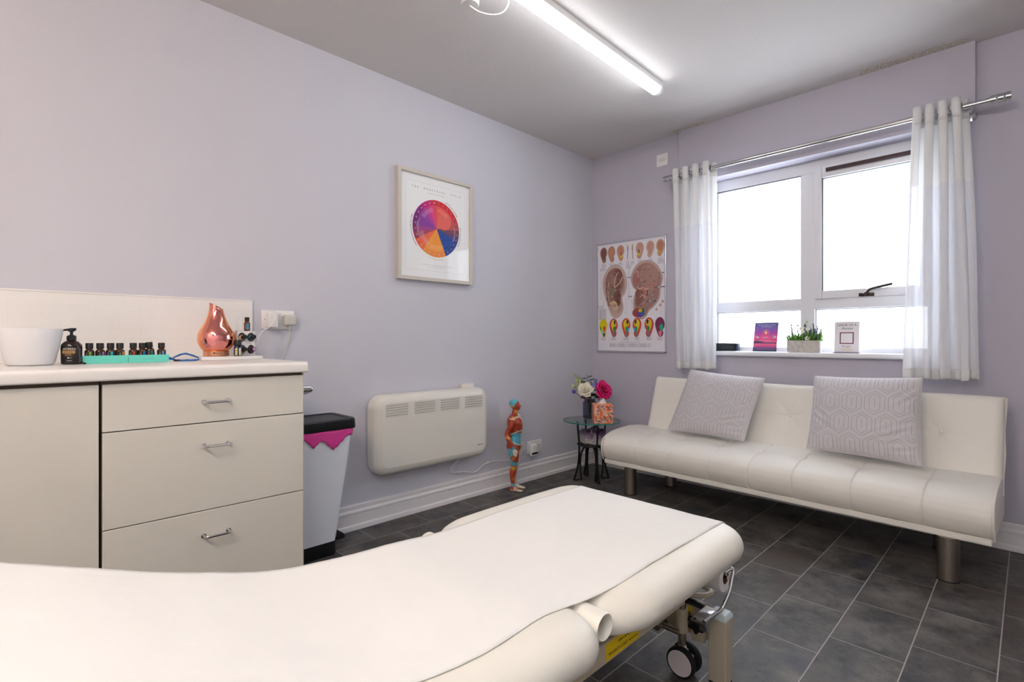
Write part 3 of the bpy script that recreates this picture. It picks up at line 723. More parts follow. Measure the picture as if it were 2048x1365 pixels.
for i, t in enumerate((.09, .25, .44, .60, .77, .916)):
    b = (t, .782, .074, .142); fl = -1 if i in (3, 4) else 1; c = cols[i]
    ear(*b, c[0], 1, EAR, fl)
    if 0 < i < 5:
        ear(*b, c[1], 2, EAR, fl, s=.66, dx=.02, dy=.10); ear(*b, c[0], 3, EAR, fl, s=.22, dx=.28, dy=.0); ear(*b, c[2], 3, EAR, fl, s=.34, dx=.10, dy=-.10); ear(*b, c[3], 4, EAR, fl, s=.24, dx=.16, dy=.28)
        ear(*b, c[4], 4, EAR, fl, s=.34, dx=.05, dy=-.33)
        if i in (2, 3): ear(*b, '4aa3d8', 3, EAR, fl, s=.2, dx=.27, dy=-.12)
    elif i == 0:
        ear(*b, c[1], 2, EAR, 1, s=.32, dx=.14, dy=-.06); ear(*b, c[3], 2, EAR, 1, s=.26, dx=-.06, dy=-.28); ear(*b, c[4], 3, EAR, 1, s=.22, dx=.10, dy=-.38); ear(*b, c[2], 2, EAR, 1, s=.22, dx=-.34, dy=-.03)
    else:
        ear(*b, c[2], 2, EAR, 1, s=.40, dx=.16, dy=-.05); ear(*b, c[4], 3, EAR, 1, s=.34, dx=.04, dy=-.34)
    a.fine(*T(t, .872), .05, 4, .006, .0064, '8c8a9a', rnd=rnd)
    for sx_ in (-1, 1):
        tx, ty = T(t, .73)
        for k in range(6): a.fine(tx + sx_ * .046, ty - k * .016, .010, 1, .004, .0064, 'a3a3b0', rnd=rnd)
x0, y0 = T(.19, .922); x1, y1 = T(.80, .958)
a.rect(x0, x1, y1, y0, .0062, 'dddce4'); a.fine((x0 + x1) / 2, y0 + .008, .22, 1, .006, .0064, '77778a', rnd=rnd)
for k in range(4):
    xx = x0 + .004 + k * (x1 - x0) / 4; a.rect(xx, xx + .004, y1 + .001, y0 - .001, .0064, '9a8a96'); a.fine(xx + .012, y0 - .004, .045, 5, .0055, .0064, '9a98a8', 1, rnd); a.fine(xx + .065, y0 - .004, .015, 5, .0055, .0064, 'b8a8b0', 1, rnd)
x0, y0 = T(.02, .605); a.rect(x0, x0 + .07, y0 - .085, y0, .0062, 'd6d4dc'); a.fine(x0 + .004, y0 - .006, .035, 14, .0057, .0064, '8a8896', 1, rnd); a.fine(x0 + .045, y0 - .006, .018, 14, .0057, .0064, 'b4b2a0', 1, rnd)
for t, v in ((.08, .225), (.93, .215), (.48, .225), (.05, .575)): a.fine(*T(t, v), .06, 4, .0065, .0064, '9a96a4', rnd=rnd)
for t, v in ((.955, .565), (.92, .595), (.87, .63)): tx, ty = T(t, v); a.disc(tx, ty, .010, .0066, 'cfa79a', 7, .012); a.disc(tx + .004, ty + .003, .004, .0068, 'a8806f', 5)
a.build('print', M_print, ec, sharp=0)

# ------------------------------------------------------------------ worktop run
CZ = .893
wt = MB(); prof = [(2.441, CZ - .038), (2.441, CZ)] + [(1.866 - .013 * math.sin(R(t)), CZ - .013 + .013 * math.cos(R(t))) for t in range(0, 91, 15)] + [(1.853 + .006 - .006 * math.cos(R(t)), CZ - .032 - .006 * math.sin(R(t))) for t in range(0, 91, 30)]
vs = wt.grid([[(x, y, z) for y, z in prof] for x in (-.42, .785)], closev=True); wt.face(vs[0]); wt.face(list(reversed(vs[1]))); bmesh.ops.recalc_face_normals(wt.bm, faces=wt.bm.faces)
tag(wt.build('worktop', M_worktop), 'long white laminate worktop with rounded front edge, over the cream units', 'worktop')
bs = thing('tiled_splashback', 'white relief-tiled splashback strip behind the worktop', 'splashback', (0, 0, 0))
MB().box(-.42, .779, 2.4425, 2.4525, CZ, 1.142).build('tiles', M_tile, bs)
MB().box(.779, .785, 2.440, 2.4525, CZ, 1.148, bev=.002).box(-.42, .785, 2.440, 2.4525, 1.142, 1.148, bev=.002).build('edge_trim', M_plastic, bs)
def handle(parent, x, z):
    m = MB(); m.tube(spline([(x - .036, 1.872, z), (x - .036, 1.858, z), (x - .031, 1.847, z), (x - .02, 1.845, z), (x + .02, 1.845, z), (x + .031, 1.847, z), (x + .036, 1.858, z), (x + .036, 1.872, z)], 5), .0042, 10)
    for s_ in (-.036, .036): m.cyl((x + s_, 1.8725, z), (x + s_, 1.868, z), .0072)
    return m.build('handle', M_chrome, parent)
du = thing('drawer_unit', 'cream base unit with three drawers at the end of the worktop', 'cabinet', (0, 0, 0))
MB().box(.196, .777, 1.894, 2.440, .10, .853).box(.196, .777, 1.93, 2.40, 0, .10).build('carcass', [M_unit_in], du)
MB().box(.7772, .7790, 1.876, 2.440, 0, .853).build('end_panel', M_unit, du)
for z0, z1, hz in ((.7065, .844, .773), (.4235, .7035, .632), (.13, .4205, .342)):
    d = MB().box(.198, .776, 1.873, 1.891, z0, z1, bev=.0012, seg=1).build('drawer', M_unit, du)
    handle(d, .490, hz)
bc = thing('base_cabinet', 'cream base cabinet with plain door, left of the drawers', 'cabinet', (0, 0, 0))
MB().box(-.41, .193, 1.894, 2.440, .10, .853).box(-.41, .193, 1.93, 2.40, 0, .10).build('carcass', M_unit_in, bc)
MB().box(-.408, .190, 1.873, 1.891, .13, .844, bev=.0012, seg=1).build('door', M_unit, bc)
tr = thing('towel_rail', 'chrome towel rail end sticking out beside the drawer unit', 'towel rail', (.7788, 1.99, .780))
m = MB(); m.tube([(0, 0, 0), (.070, 0, 0), (.076, 0, 0), (.081, 0, 0), (.084, 0, 0)], [.0145, .0145, .0135, .010, .004], 20); m.tube(spline([(.0, 0, -.02), (.03, 0, -.0185), (.06, 0, -.016), (.07, 0, -.010)], 5), .003, 8)
m.build('rail', M_chrome, tr); MB().cyl((0, 0, 0), (.004, 0, 0), .022).build('mounting_plate', M_chrome, tr)

# ------------------------------------------------------------------ things on the worktop
def face_rot(x, y): return math.atan2(-y, -x) + PI / 2
pt = thing('plant_pot', 'large empty white tapered pot at the left end of the worktop', 'pot', (.055, 2.2, CZ))
MB().lathe([(.050, .0008), (.056, .004), (.060, .012), (.072, .07), (.079, .113), (.0785, .1145), (.0765, .113), (.069, .065), (.055, .012), (.0, .010)], seg=48).build('pot_body', pm('matte_white', 'e6e7ea', .5), pt)
pb = thing('pump_bottle', 'dark brown pump bottle with black nozzle and gold-banded label', 'bottle', (.1535, 2.2, CZ), face_rot(.1535, 2.2))
MB().lathe([(.024, .0008), (.0270, .004), (.0275, .056), (.0265, .064), (.020, .073), (.011, .078), (.0105, .082)], seg=36).build('bottle_body', M_amberb, pb)
def wrap_art(a, r):
    for v in a.bm.verts:
        t = v.co.x / r; rr = r + v.co.z; v.co = Vector((rr * math.sin(t), -rr * math.cos(t), v.co.y))
    return a
a = Art()
for i in range(16): a.rect(-.028 + i * .0028, -.028 + (i + 1) * .0028, .004, .058, .0002, '201c1d')
for i in range(11): a.rect(-.026 + i * .0032, -.026 + (i + 1) * .0032, .036, .046, .0004, 'b78e58')
for i in range(11): a.rect(-.026 + i * .0032, -.026 + (i + 1) * .0032, .0275, .036, .0003, '3d2f24')
a.text('dōTERRA', -.006, .0505, .0085, .0006, 'f0ece8'); a.fine(-.008, .0435, .022, 2, .004, .0006, '5e4526'); a.fine(-.008, .0335, .022, 2, .004, .0006, 'a5875a'); a.disc(-.008, .022, .0022, .0006, 'f0ece8', 8); a.fine(-.002, .022, .006, 1, .003, .0006, 'e8e4e0'); a.fine(-.005, .013, .013, 1, .003, .0006, 'e8e4e0')
for i in range(3): a.rect(.0185 + i * .0025, .0185 + (i + 1) * .0025, .006, .054, .0005, '4b4846')
wrap_art(a, .0278).build('label', M_print, pb, sharp=0)
m = MB(); m.lathe([(.0115, .078), (.0125, .079), (.0125, .092), (.010, .094), (.006, .096), (.0042, .097), (.0042, .106), (.0085, .108), (.0095, .112), (.008, .116), (.0, .117)], seg=24)
m.build('pump_collar', M_black, pb)
m = MB(); m.tube([(.012, 0, .1145), (0, 0, .1145), (-.014, 0, .1125), (-.030, 0, .110), (-.034, 0, .1095)], [.005, .0055, .0042, .003, .0025], 10, flat=(.8, 1.1)); m.build('nozzle', M_black, pb)
bcap = tag(MB().cyl((0, 0, .0008), (.002, 0, .0065), .0065, seg=16).build('bottle_cap', M_black, loc=(.1815, 2.186, CZ)), 'small black cap between the pump bottle and turquoise box', 'bottle cap')

def open_box(name, label, x0, x1):
    t = thing(name, label, 'box', ((x0 + x1) / 2, 2.216, CZ), 0, 'turquoise boxes of small bottles')
    w = (x1 - x0) / 2; m = MB(); m.box(-w, w, -.0195, .0195, .0006, .003); m.box(-w, w, -.0195, -.018, .003, .0255); m.box(-w, w, .018, .0195, .003, .0255); m.box(-w, -w + .0015, -.018, .018, .003, .0255); m.box(w - .0015, w, -.018, .018, .003, .0255)
    m.box(-w - .0006, w + .0006, -.0203, -.0195, .018, .027)
    m.build('tray', M_turq, t)
    a = Art(); a.fine(0, .012, .022 if x0 < .25 else .055, 1, .0028, 0, '4fa79c'); a.build('lettering', M_print, t, M=Matrix.Translation((0, -.0204 + .0007, 0)) @ Matrix.Rotation(R(90), 4, 'X'), sharp=0)
open_box('turquoise_tray', 'turquoise box of four small bottles, beside the pump bottle', .182, .3025)
open_box('turquoise_tray', 'turquoise box of four small bottles, nearer the copper diffuser', .3040, .4215)

def oil_bottle(x, y, z, label, col, group, tilt=(0, 0), sc=1.0, glass=None, lab='241b17', xo=0, stripe=(.002, .0085)):
    t = thing('oil_bottle', label, 'bottle', (x, y, z), (tilt[0], tilt[1], face_rot(x, y)), group)
    t.scale = (sc,) * 3
    MB().lathe([(.0115, .0006), (.0136, .003), (.0138, .036), (.0128, .0405), (.0085, .0445), (.0080, .048)], seg=28).build('glass_body', glass or M_amber, t)
    MB().lathe([(.0095, .0465), (.0102, .0475), (.0102, .0645), (.0092, .066), (.0, .066)], seg=28, rib=(28, .02)).build('cap', M_cap_b, t)
    a = Art()
    for i in range(8): a.rect(-.0125 + i * .0031, -.0125 + (i + 1) * .0031, .006, .037, .0002, lab)
    for i in range(3): a.rect(stripe[0] + xo + i * (stripe[1] - stripe[0]) / 3, stripe[0] + xo + (i + 1) * (stripe[1] - stripe[0]) / 3, .007, .0365, .0004, col)
    a.text('dōTERRA', -.004 + xo, .021, .0062, .0005, 'b9aca2', rot=PI / 2)
    a.fine((stripe[0] + stripe[1]) / 2 + xo, .028, .003, 4, .004, .0006, lab)
    wrap_art(a, .0140).build('label', M_print, t, sharp=0)
    return t
G1 = 'small brown bottles standing in the turquoise boxes'
names = [(.200, '7cb83a', 'green'), (.2284, 'a87cc8', 'lilac'), (.2563, '2bb7cf', 'cyan'), (.2821, 'd89a1e', 'amber yellow'), (.3195, 'c04a1c', 'rust red'), (.346, '1c74c8', 'strong blue'), (.3709, '2f8070', 'teal green'), (.4026, '6a9cd6', 'pale blue')]
for i, (x, c, n) in enumerate(names):
    oil_bottle(x, 2.216, CZ + .0032 + (.003 if i == 6 else 0), 'small brown bottle with %s label stripe in %s turquoise box' % (n, 'the left' if i < 4 else 'the right'), c, G1, tilt=(0, R(-5)) if i == 6 else (0, 0), xo=(-.003, .004, -.002, .005, -.003, 0, .001, 0)[i])

dt = tag(MB().box(.531, .752, 2.215, 2.37, CZ + .0006, CZ + .0145, bev=.002).build('display_board', M_white), 'thin white board under the copper diffuser and bottle rack', 'board')
DZ = CZ + .015
df = thing('oil_diffuser', 'copper teardrop oil diffuser with slanted mirror-finish spout', 'diffuser', (.6000, 2.29, DZ), face_rot(.6, 2.29))
MB().lathe([(.044, .0005), (.046, .002), (.046, .019), (.044, .021), (.0, .021)], seg=48).build('base', pm('copper_base', 'e0a07c', .3, .7), df)
m = MB(); m.lathe([(.045, .0215), (.052, .030), (.060, .042), (.0645, .055), (.0655, .070), (.0635, .086), (.0575, .102), (.049, .118), (.0405, .133), (.0335, .150), (.0285, .166), (.0250, .182), (.0235, .200), (.0232, .222)], seg=64)
g_ = bmesh.ops.bisect_plane(m.bm, geom=m.bm.verts[:] + m.bm.edges[:] + m.bm.faces[:], dist=1e-5, plane_co=(0, 0, .200), plane_no=(.55, 0, 1), clear_outer=True)
MC = pm('iridescent_copper', 'e08a5a', .09, 1); k = NT(MC)
lw = k.n('LayerWeight', Blend=.35); nz_ = k.n('TexNoise', Scale=9.0); gg = k.n('NewGeometry'); k.l(gg.outputs['Position'], nz_.inputs['Vector'])
k.l(k.mix(k.math('MULTIPLY', lw.outputs['Facing'], 1.7, clamp=True), k.mix(nz_.outputs['Fac'], lin('e08aa8'), lin('f7a184')), lin('ffa860')), k.b.inputs['Base Color'])
m.build('spout_cover', MC, df, sharp=60, solid=.0016)
m = MB()
for i in range(5): a_ = R(-90 + (i - 1) * 9); m.ball((.0463 * math.cos(a_), .0463 * math.sin(a_), .012), .0016 if i else .003, u=8, v=5)
m.build('buttons', M_dark, df)
tb = thing('oil_bottle', 'cobalt blue bottle with yellow label in front of the rack', 'bottle', (.662, 2.232, DZ), face_rot(.662, 2.23))
MB().lathe([(.0120, .0006), (.0140, .003), (.0140, .034), (.0125, .0385), (.0090, .041)], seg=28).build('glass_body', M_cobalt, tb)
MB().lathe([(.0125, .041), (.0135, .042), (.0135, .0625), (.0125, .064), (.0, .064)], seg=28, rib=(28, .02)).build('cap', M_cap_b, tb)
a = Art()
for i in range(4): a.rect(-.010 + i * .0022, -.010 + (i + 1) * .0022, .003, .031, .0003, 'e4d58a'); a.rect(.004 + i * .0025, .004 + (i + 1) * .0025, .003, .031, .0003, 'e2dcc4')
a.disc(-.0055, .023, .003, .0006, '4c9a54', 10); a.fine(-.0055, .014, .006, 4, .003, .0006, '6a5a30'); a.fine(.009, .026, .007, 8, .003, .0006, '6a6a58')
wrap_art(a, .0141).build('label', M_print, tb, sharp=0)
rk = thing('roller_rack', 'small white block rack holding four lying roller bottles', 'rack', (.704, 2.262, DZ))
m = MB(); hw, hh, dp = .0345, .0505, .036
N_ = 32
for ix in (0, 1):
    for iz in (0, 1):
        cx, cz = -hw / 2 + ix * hw, hh / 2 + iz * hh
        sqp, cp, ip = [], [], []
        for q in range(N_):
            a_ = 2 * PI * (q + .5) / N_; c_, s_ = math.cos(a_), math.sin(a_); e = min(hw / 2 / max(abs(c_), 1e-6), hh / 2 / max(abs(s_), 1e-6))
            sqp.append((cx + c_ * e, 0, cz + s_ * e)); cp.append((cx + c_ * .0150, 0, cz + s_ * .0185)); ip.append((cx + c_ * .0150, dp - .003, cz + s_ * .0185))
        for u in (-1, 1):
            for w_ in (-1, 1):
                # snap the nearest sample of the square outline to its corner
                b_ = min(range(N_), key=lambda q: (sqp[q][0] - cx - u * hw / 2) ** 2 + (sqp[q][2] - cz - w_ * hh / 2) ** 2); sqp[b_] = (cx + u * hw / 2, 0, cz + w_ * hh / 2)
        v = m.grid([sqp, cp, ip], closev=True); m.face(v[-1])
m.box(-hw, hw, dp - .001, dp, 0.0005, 2 * hh); m.box(-hw, -hw + .001, 0, dp, 0.0005, 2 * hh); m.box(hw - .001, hw, 0, dp, 0.0005, 2 * hh); m.box(-hw, hw, 0, dp, 2 * hh - .001, 2 * hh); m.box(-hw, hw, 0, dp, 0.0005, .0015)
bmesh.ops.recalc_face_normals(m.bm, faces=m.bm.faces)
m.build('rack_block', M_white, rk)
for (ix, iz, gcol, topc, lb) in ((0, 1, 'c7b58c', None, 'clear amber-tinted roller bottle in the upper left hole of the rack'), (1, 1, '2a6a70', None, 'dark teal roller bottle in the upper right hole of the rack'), (0, 0, 'c9cbd0', None, 'clear roller bottle in the lower left hole of the rack'), (1, 0, '4a2a3c', 'c08ac0', 'dark roller bottle with lilac cap end in the lower right hole')):
    x, z = .704 - hw / 2 + ix * hw, DZ + hh / 2 + iz * hh - .0035
    t = thing('roller_bottle', lb, 'bottle', (x, 2.273, z), (R(83), 0, R(5)), 'roller bottles in the white rack')
    MB().lathe([(.010, -.018), (.0115, -.015), (.0115, .016), (.0095, .020)], seg=24).build('glass_body', pm('roller_' + gcol, gcol, .15, coat=.5), t)
    MB().lathe([(.0092, .0195), (.0098, .0205), (.0088, .0385), (.0080, .040), (0, .040)], seg=24).build('cap', M_cap_b, t)
    if topc: MB().lathe([(.0068, .0402), (.0, .0408)], seg=20).build('cap_sticker', pm('lilac_sticker', topc, .5), t)
oil_bottle(.712, 2.282, DZ + .1012, 'small amber bottle with blue label standing on the white rack', '2f9ccc', None, sc=.86, lab='5b3a22', stripe=(-.001, .0075), xo=0, glass=pm('amber_light', '6a3412', .12, coat=.5))
bb = thing('wristband', 'loose loop of shiny blue band on the worktop by the diffuser', 'band', (.456, 2.235, CZ))
def band(pts):
    P_ = spline(pts, 8); m = MB(); rows = []
    for i, p in enumerate(P_):
        tw = .25 * math.sin(i * .35); rows.append([p + Vector((tw * .004, 0, .0004)), p + Vector((-tw * .002, tw * .003, .0068 + .0005 * math.sin(i)))])
    m.grid(rows); return m
band([(-.062, .0, 0.0000), (-.056, -.012, 0.0036), (-.04, -.016, 0.0072), (-.02, -.012, 0.0054), (0, -.008, 0.0000), (.03, -.020, 0.0000), (.062, -.012, 0.0000), (.072, .01, 0.0054), (.060, .030, 0.0144), (.030, .030, 0.0234), (.0, .018, 0.0144), (-.018, .0, 0.0072), (-.035, .012, 0.0144), (-.055, .010, 0.0108), (-.062, 0, 0.0000)]).build('strap', pm('blue_strap', '1660b0', .3), bb, sharp=0, solid=.0012)
MB().box(-.014, .004, -.014, -.004, .0005, .007, bev=.002).build('clasp', pm('navy_clasp', '1c2030', .4), bb)

# ------------------------------------------------------------------ pedal bin
bn = thing('pedal_bin', 'frosted white pedal bin with black lid and base beside the drawers', 'bin', (.985, 2.315, 0))
def rr(x0, x1, y0, y1, r, z): return [(x, y, z) for x, y in rrect(x0, x1, y0, y1, r, 5)]
m = MB(); vs = m.grid([rr(-.085, .084, -.098, .098, .02, .055), rr(-.09, .096, -.10, .10, .025, .11), rr(-.125, .148, -.112, .112, .03, .45), rr(-.135, .160, -.115, .113, .03, .552)], closev=True); m.face(list(reversed(vs[0]))); m.face(vs[-1]); m.build('body', M_frost, bn)
m = MB(); vs = m.grid([rr(-.086, .086, -.099, .099, .02, .0008), rr(-.088, .088, -.101, .101, .02, .012), rr(-.086, .085, -.0995, .0995, .02, .062)], closev=True); m.face(list(reversed(vs[0]))); m.face(vs[-1]); m.build('base', M_black, bn)
m = MB(); m.box(.08, .145, -.062, .04, .045, .062, bev=.004)
for i in range(6): m.box(.094 + i * .0088, .099 + i * .0088, -.06, .038, .0615, .0655, bev=.001)
m.build('pedal', M_black, bn)
m = MB(); vs = m.grid([rr(-.150, .174, -.122, .122, .025, .566), rr(-.152, .176, -.124, .124, .028, .572), rr(-.150, .174, -.122, .122, .028, .606), rr(-.145, .168, -.116, .116, .026, .613), rr(-.135, .150, -.104, .104, .022, .613), rr(-.130, .145, -.099, .099, .02, .609)], closev=True)
m.face(vs[-1]); m.face(list(reversed(vs[0]))); m.build('lid', M_black, bn)
ln = MB(); P0 = rrect(-.138, .163, -.118, .117, .03, 8); P_ = []
for i in range(len(P0)):
    a0_, b0_ = P0[i], P0[(i + 1) % len(P0)]; k_ = max(1, int(math.hypot(b0_[0] - a0_[0], b0_[1] - a0_[1]) / .008)); P_ += [(a0_[0] + (b0_[0] - a0_[0]) * q / k_, a0_[1] + (b0_[1] - a0_[1]) * q / k_) for q in range(k_)]
n_ = len(P_); rows = []
rg = random.Random(5)
def drop(x, y):
    if y > -.09: return .03 + .006 * math.sin(30 * x + 20 * y)
    u = (x + .15) / .32; return .030 + .058 * max(0, 1 - abs(u - .66) / .20) + .040 * max(0, 1 - abs(u - .38) / .12) + .003 * math.sin(90 * u)
for j in range(6):
    k_ = j / 5; row = []
    for (x, y) in P_:
        d_ = drop(x, y) * k_; z = .566 - d_; tp = 1 + .018 - .12 * d_ + .008 * math.sin(60 * x + 50 * y + 8 * k_)
        row.append((x * tp, y * tp, z))
    rows.append(row)
ln.grid(rows, closev=True, flip=True)
lo = thing('bin_liner', 'bright pink bin bag edge hanging out under the black lid', 'bin bag', (.985, 2.315, 0))
mp = pm('pink_bag', 'e8489f', .3); mp.node_tree.nodes['Principled BSDF'].inputs['Emission Strength'].default_value = 0
ln.build('bag', mp, lo, sharp=0, solid=.001)
# ------------------------------------------------------------------ sofa bed (local x = depth towards the wall, y = along)
sf = thing('sofa_bed', 'low white leather-look sofa bed with tufted back and steel tube legs', 'sofa', (2.730, 1.0, 0), R(-2))
SY0, SY1 = -.905, .950
seams = [.735, .495, .255, .035, -.180, -.415, -.665]
seams = [y for y in (.714, .479, .237, .023, -.187, -.433, -.688)]
def gs(d, w): return math.exp(-(d / w) ** 2)
def seat_pt(t, y):
    """profile around the seat cushion, t in 0..1 from bottom front over the top to the bottom back"""
    prof = SEATP; f_ = t * (len(prof) - 1); i = min(int(f_), len(prof) - 2); a_, b_ = prof[i], prof[i + 1]; q = f_ - i
    x, z = a_[0] + (b_[0] - a_[0]) * q, a_[1] + (b_[1] - a_[1]) * q
    cx, cz = .22, .29
    e = min(y - SY0, SY1 - y); sh = 1
    if e < .035: sh = 1 - .055 * (1 - math.sqrt(max(0, 1 - (1 - e / .035) ** 2)))
    d_ = 0
    for s_ in seams: d_ += .0055 * gs(y - s_, .0028) + .004 * gs(y - s_, .05)
    top = max(0, min(1, (z - .30) / .06))
    front = max(0, min(1, (.10 - x) / .06))
    x2 = cx + (x - cx) * sh + d_ * (front if z > .2 else 0); z2 = cz + (z - cz) * sh - d_ * top
    # buttons on the seat
    for k_ in range(len(seams) - 1):
        if k_ % 2 == 0: continue
    for s_ in seams:
        r = math.hypot(y - s_, (x - .17)); z2 -= top * .010 * math.exp(-(r / .035) ** 2)
    z2 -= top * .0022 * gs(x - .17, .008)
    z2 += top * .0012 * noise.noise(Vector((x * 14, y * 9, 0)))
    x2 += front * .0018 * noise.noise(Vector((z * 20, y * 6, 3)))
    return (x2, y, z2)
SEATP = [(.012, .196), (-.006, .21), (-.020, .235), (-.028, .262), (-.028, .290), (-.018, .316), (.004, .338), (.034, .353), (.070, .363), (.11, .371), (.15, .377), (.20, .382), (.25, .385), (.30, .386), (.35, .385), (.40, .380), (.435, .365), (.445, .34), (.445, .29), (.44, .24), (.43, .197)]
m = MB(); ys = [SY0 + (SY1 - SY0) * i / 370 for i in range(371)]; ys = sorted(set(ys + [s_ + q * .0015 for s_ in seams for q in range(-5, 6)] + [SY0 + .035 * (1 - math.cos(R(q * 9))) for q in range(10)] + [SY1 - .035 * (1 - math.cos(R(q * 9))) for q in range(10)]))
nt_ = 64; vs = m.grid([[seat_pt(t / nt_, y) for t in range(nt_ + 1)] for y in ys], flip=True)
m.face(vs[0]); m.face(list(reversed(vs[-1])))
bmesh.ops.recalc_face_normals(m.bm, faces=m.bm.faces)
m.build('seat', M_leather, sf, sharp=60)
MB().box(-.006, .440, SY0 + .008, SY1 - .010, .176, .199, bev=.006, seg=3).build('seat_base', M_leather, sf)
m = MB(); m.tube([(-.003, SY0 + .01, .199), (-.003, SY1 - .012, .199)], .0034, 8)
m.tube(spline([(.0, SY0, .198), (-.018, SY0 + .002, .235), (-.026, SY0 + .003, .275), (-.014, SY0 + .003, .322), (.03, SY0 + .003, .351), (.12, SY0 + .003, .371), (.30, SY0 + .003, .383)], 6), .0042, 8)
m.tube(spline([(.0, SY1, .198), (-.018, SY1 - .002, .235), (-.026, SY1 - .003, .275), (-.014, SY1 - .003, .322), (.03, SY1 - .003, .351), (.12, SY1 - .003, .371), (.30, SY1 - .003, .383)], 6), .0042, 8)
m.build('piping', M_leather, sf)
# backrest
BY0, BY1 = -.905, .850
b0 = Vector((.315, 0, .315)); b1 = Vector((.455, 0, .722)); bd = (b1 - b0); BL = bd.length; bd.normalize(); bn_ = Vector((-bd.z, 0, bd.x))
btn = [(.585, .55), (-.035, .55), (-.690, .55)]
def back_pt(s_, w_, y, sgn):
    e = min(y - BY0, BY1 - y, .5); et = min(BL - s_ * BL, 9); eb = 9
    th = .042
    for ee in (e, et):
        if ee < .035: th *= .35 + .65 * math.sqrt(max(0, 1 - (1 - ee / .035) ** 2))
    dd = 0
    p = b0 + bd * (s_ * BL); z = p.z
    if sgn > 0:
        for (by, bz) in btn:
            r = math.hypot(y - by, z - bz); dd += .016 * math.exp(-(r / .030) ** 1.3) + .004 * math.exp(-(r / .12) ** 2)
            an = math.atan2(z - bz, y - by); dd += .0035 * math.exp(-(r / .09) ** 2) * max(0, math.cos(6 * an + 1.2)) * min(1, r / .015)
            dd += .0022 * gs(y - by, .004)
        dd += .0026 * gs(z - .55, .004) * (1 if -.62 < y < .9 else .2)
        dd += .0018 * noise.noise(Vector((z * 7, y * 5, 1)))
    q = p + Vector((0, y, 0)) + bn_ * (sgn * (th - dd)) - bn_ * .040
    return q
m = MB(); NY = 300; NS = 70
g1 = [[back_pt(j / NS, 0, BY0 + (BY1 - BY0) * i / NY, 1) for j in range(NS + 1)] for i in range(NY + 1)]
g2 = [[back_pt(j / NS, 0, BY0 + (BY1 - BY0) * i / NY, -1) for j in range(NS, -1, -1)] for i in range(NY + 1)]
vs = m.grid([a_ + b_ for a_, b_ in zip(g1, g2)], closev=True); m.face(vs[0]); m.face(vs[-1]); bmesh.ops.recalc_face_normals(m.bm, faces=m.bm.faces)
m.build('backrest', M_leather, sf, sharp=70)
m = MB()
cb = b0 - bn_ * .040
for yy in (BY0, BY1): m.tube([cb + Vector((0, yy, 0)) + bd * (BL * q / 12) + Vector((0, .002 * math.sin(q), 0)) for q in range(13)], .0052, 8)
m.tube([cb + bd * BL + Vector((0, BY0 + (BY1 - BY0) * q / 20, .002 * math.sin(q))) for q in range(21)], .0048, 8)
m.build('back_piping', M_leather, sf)
for by, bz in btn:
    m = MB(); s_ = (bz - b0.z) / bd.z; p = b0 + bd * s_ + Vector((0, by, 0)) + bn_ * (-.0175); m.ball(p, .008, .4, 1, 1, M=bn_.to_track_quat('X', 'Z').to_matrix().to_4x4(), u=10, v=6)
    m.build('tuft_button', M_leather, sf)
for x, y in ((.045, .775), (-.03 + .045, -.765), (.40, .70), (.40, -.70)):
    l = MB().mat(0); l.cyl((x, y, .004), (x, y, .177), .0375, seg=40); l.mat(1); l.cyl((x, y, .0005), (x, y, .004), .0375, seg=40)
    l.build('leg', [M_brush, M_rubber], sf)

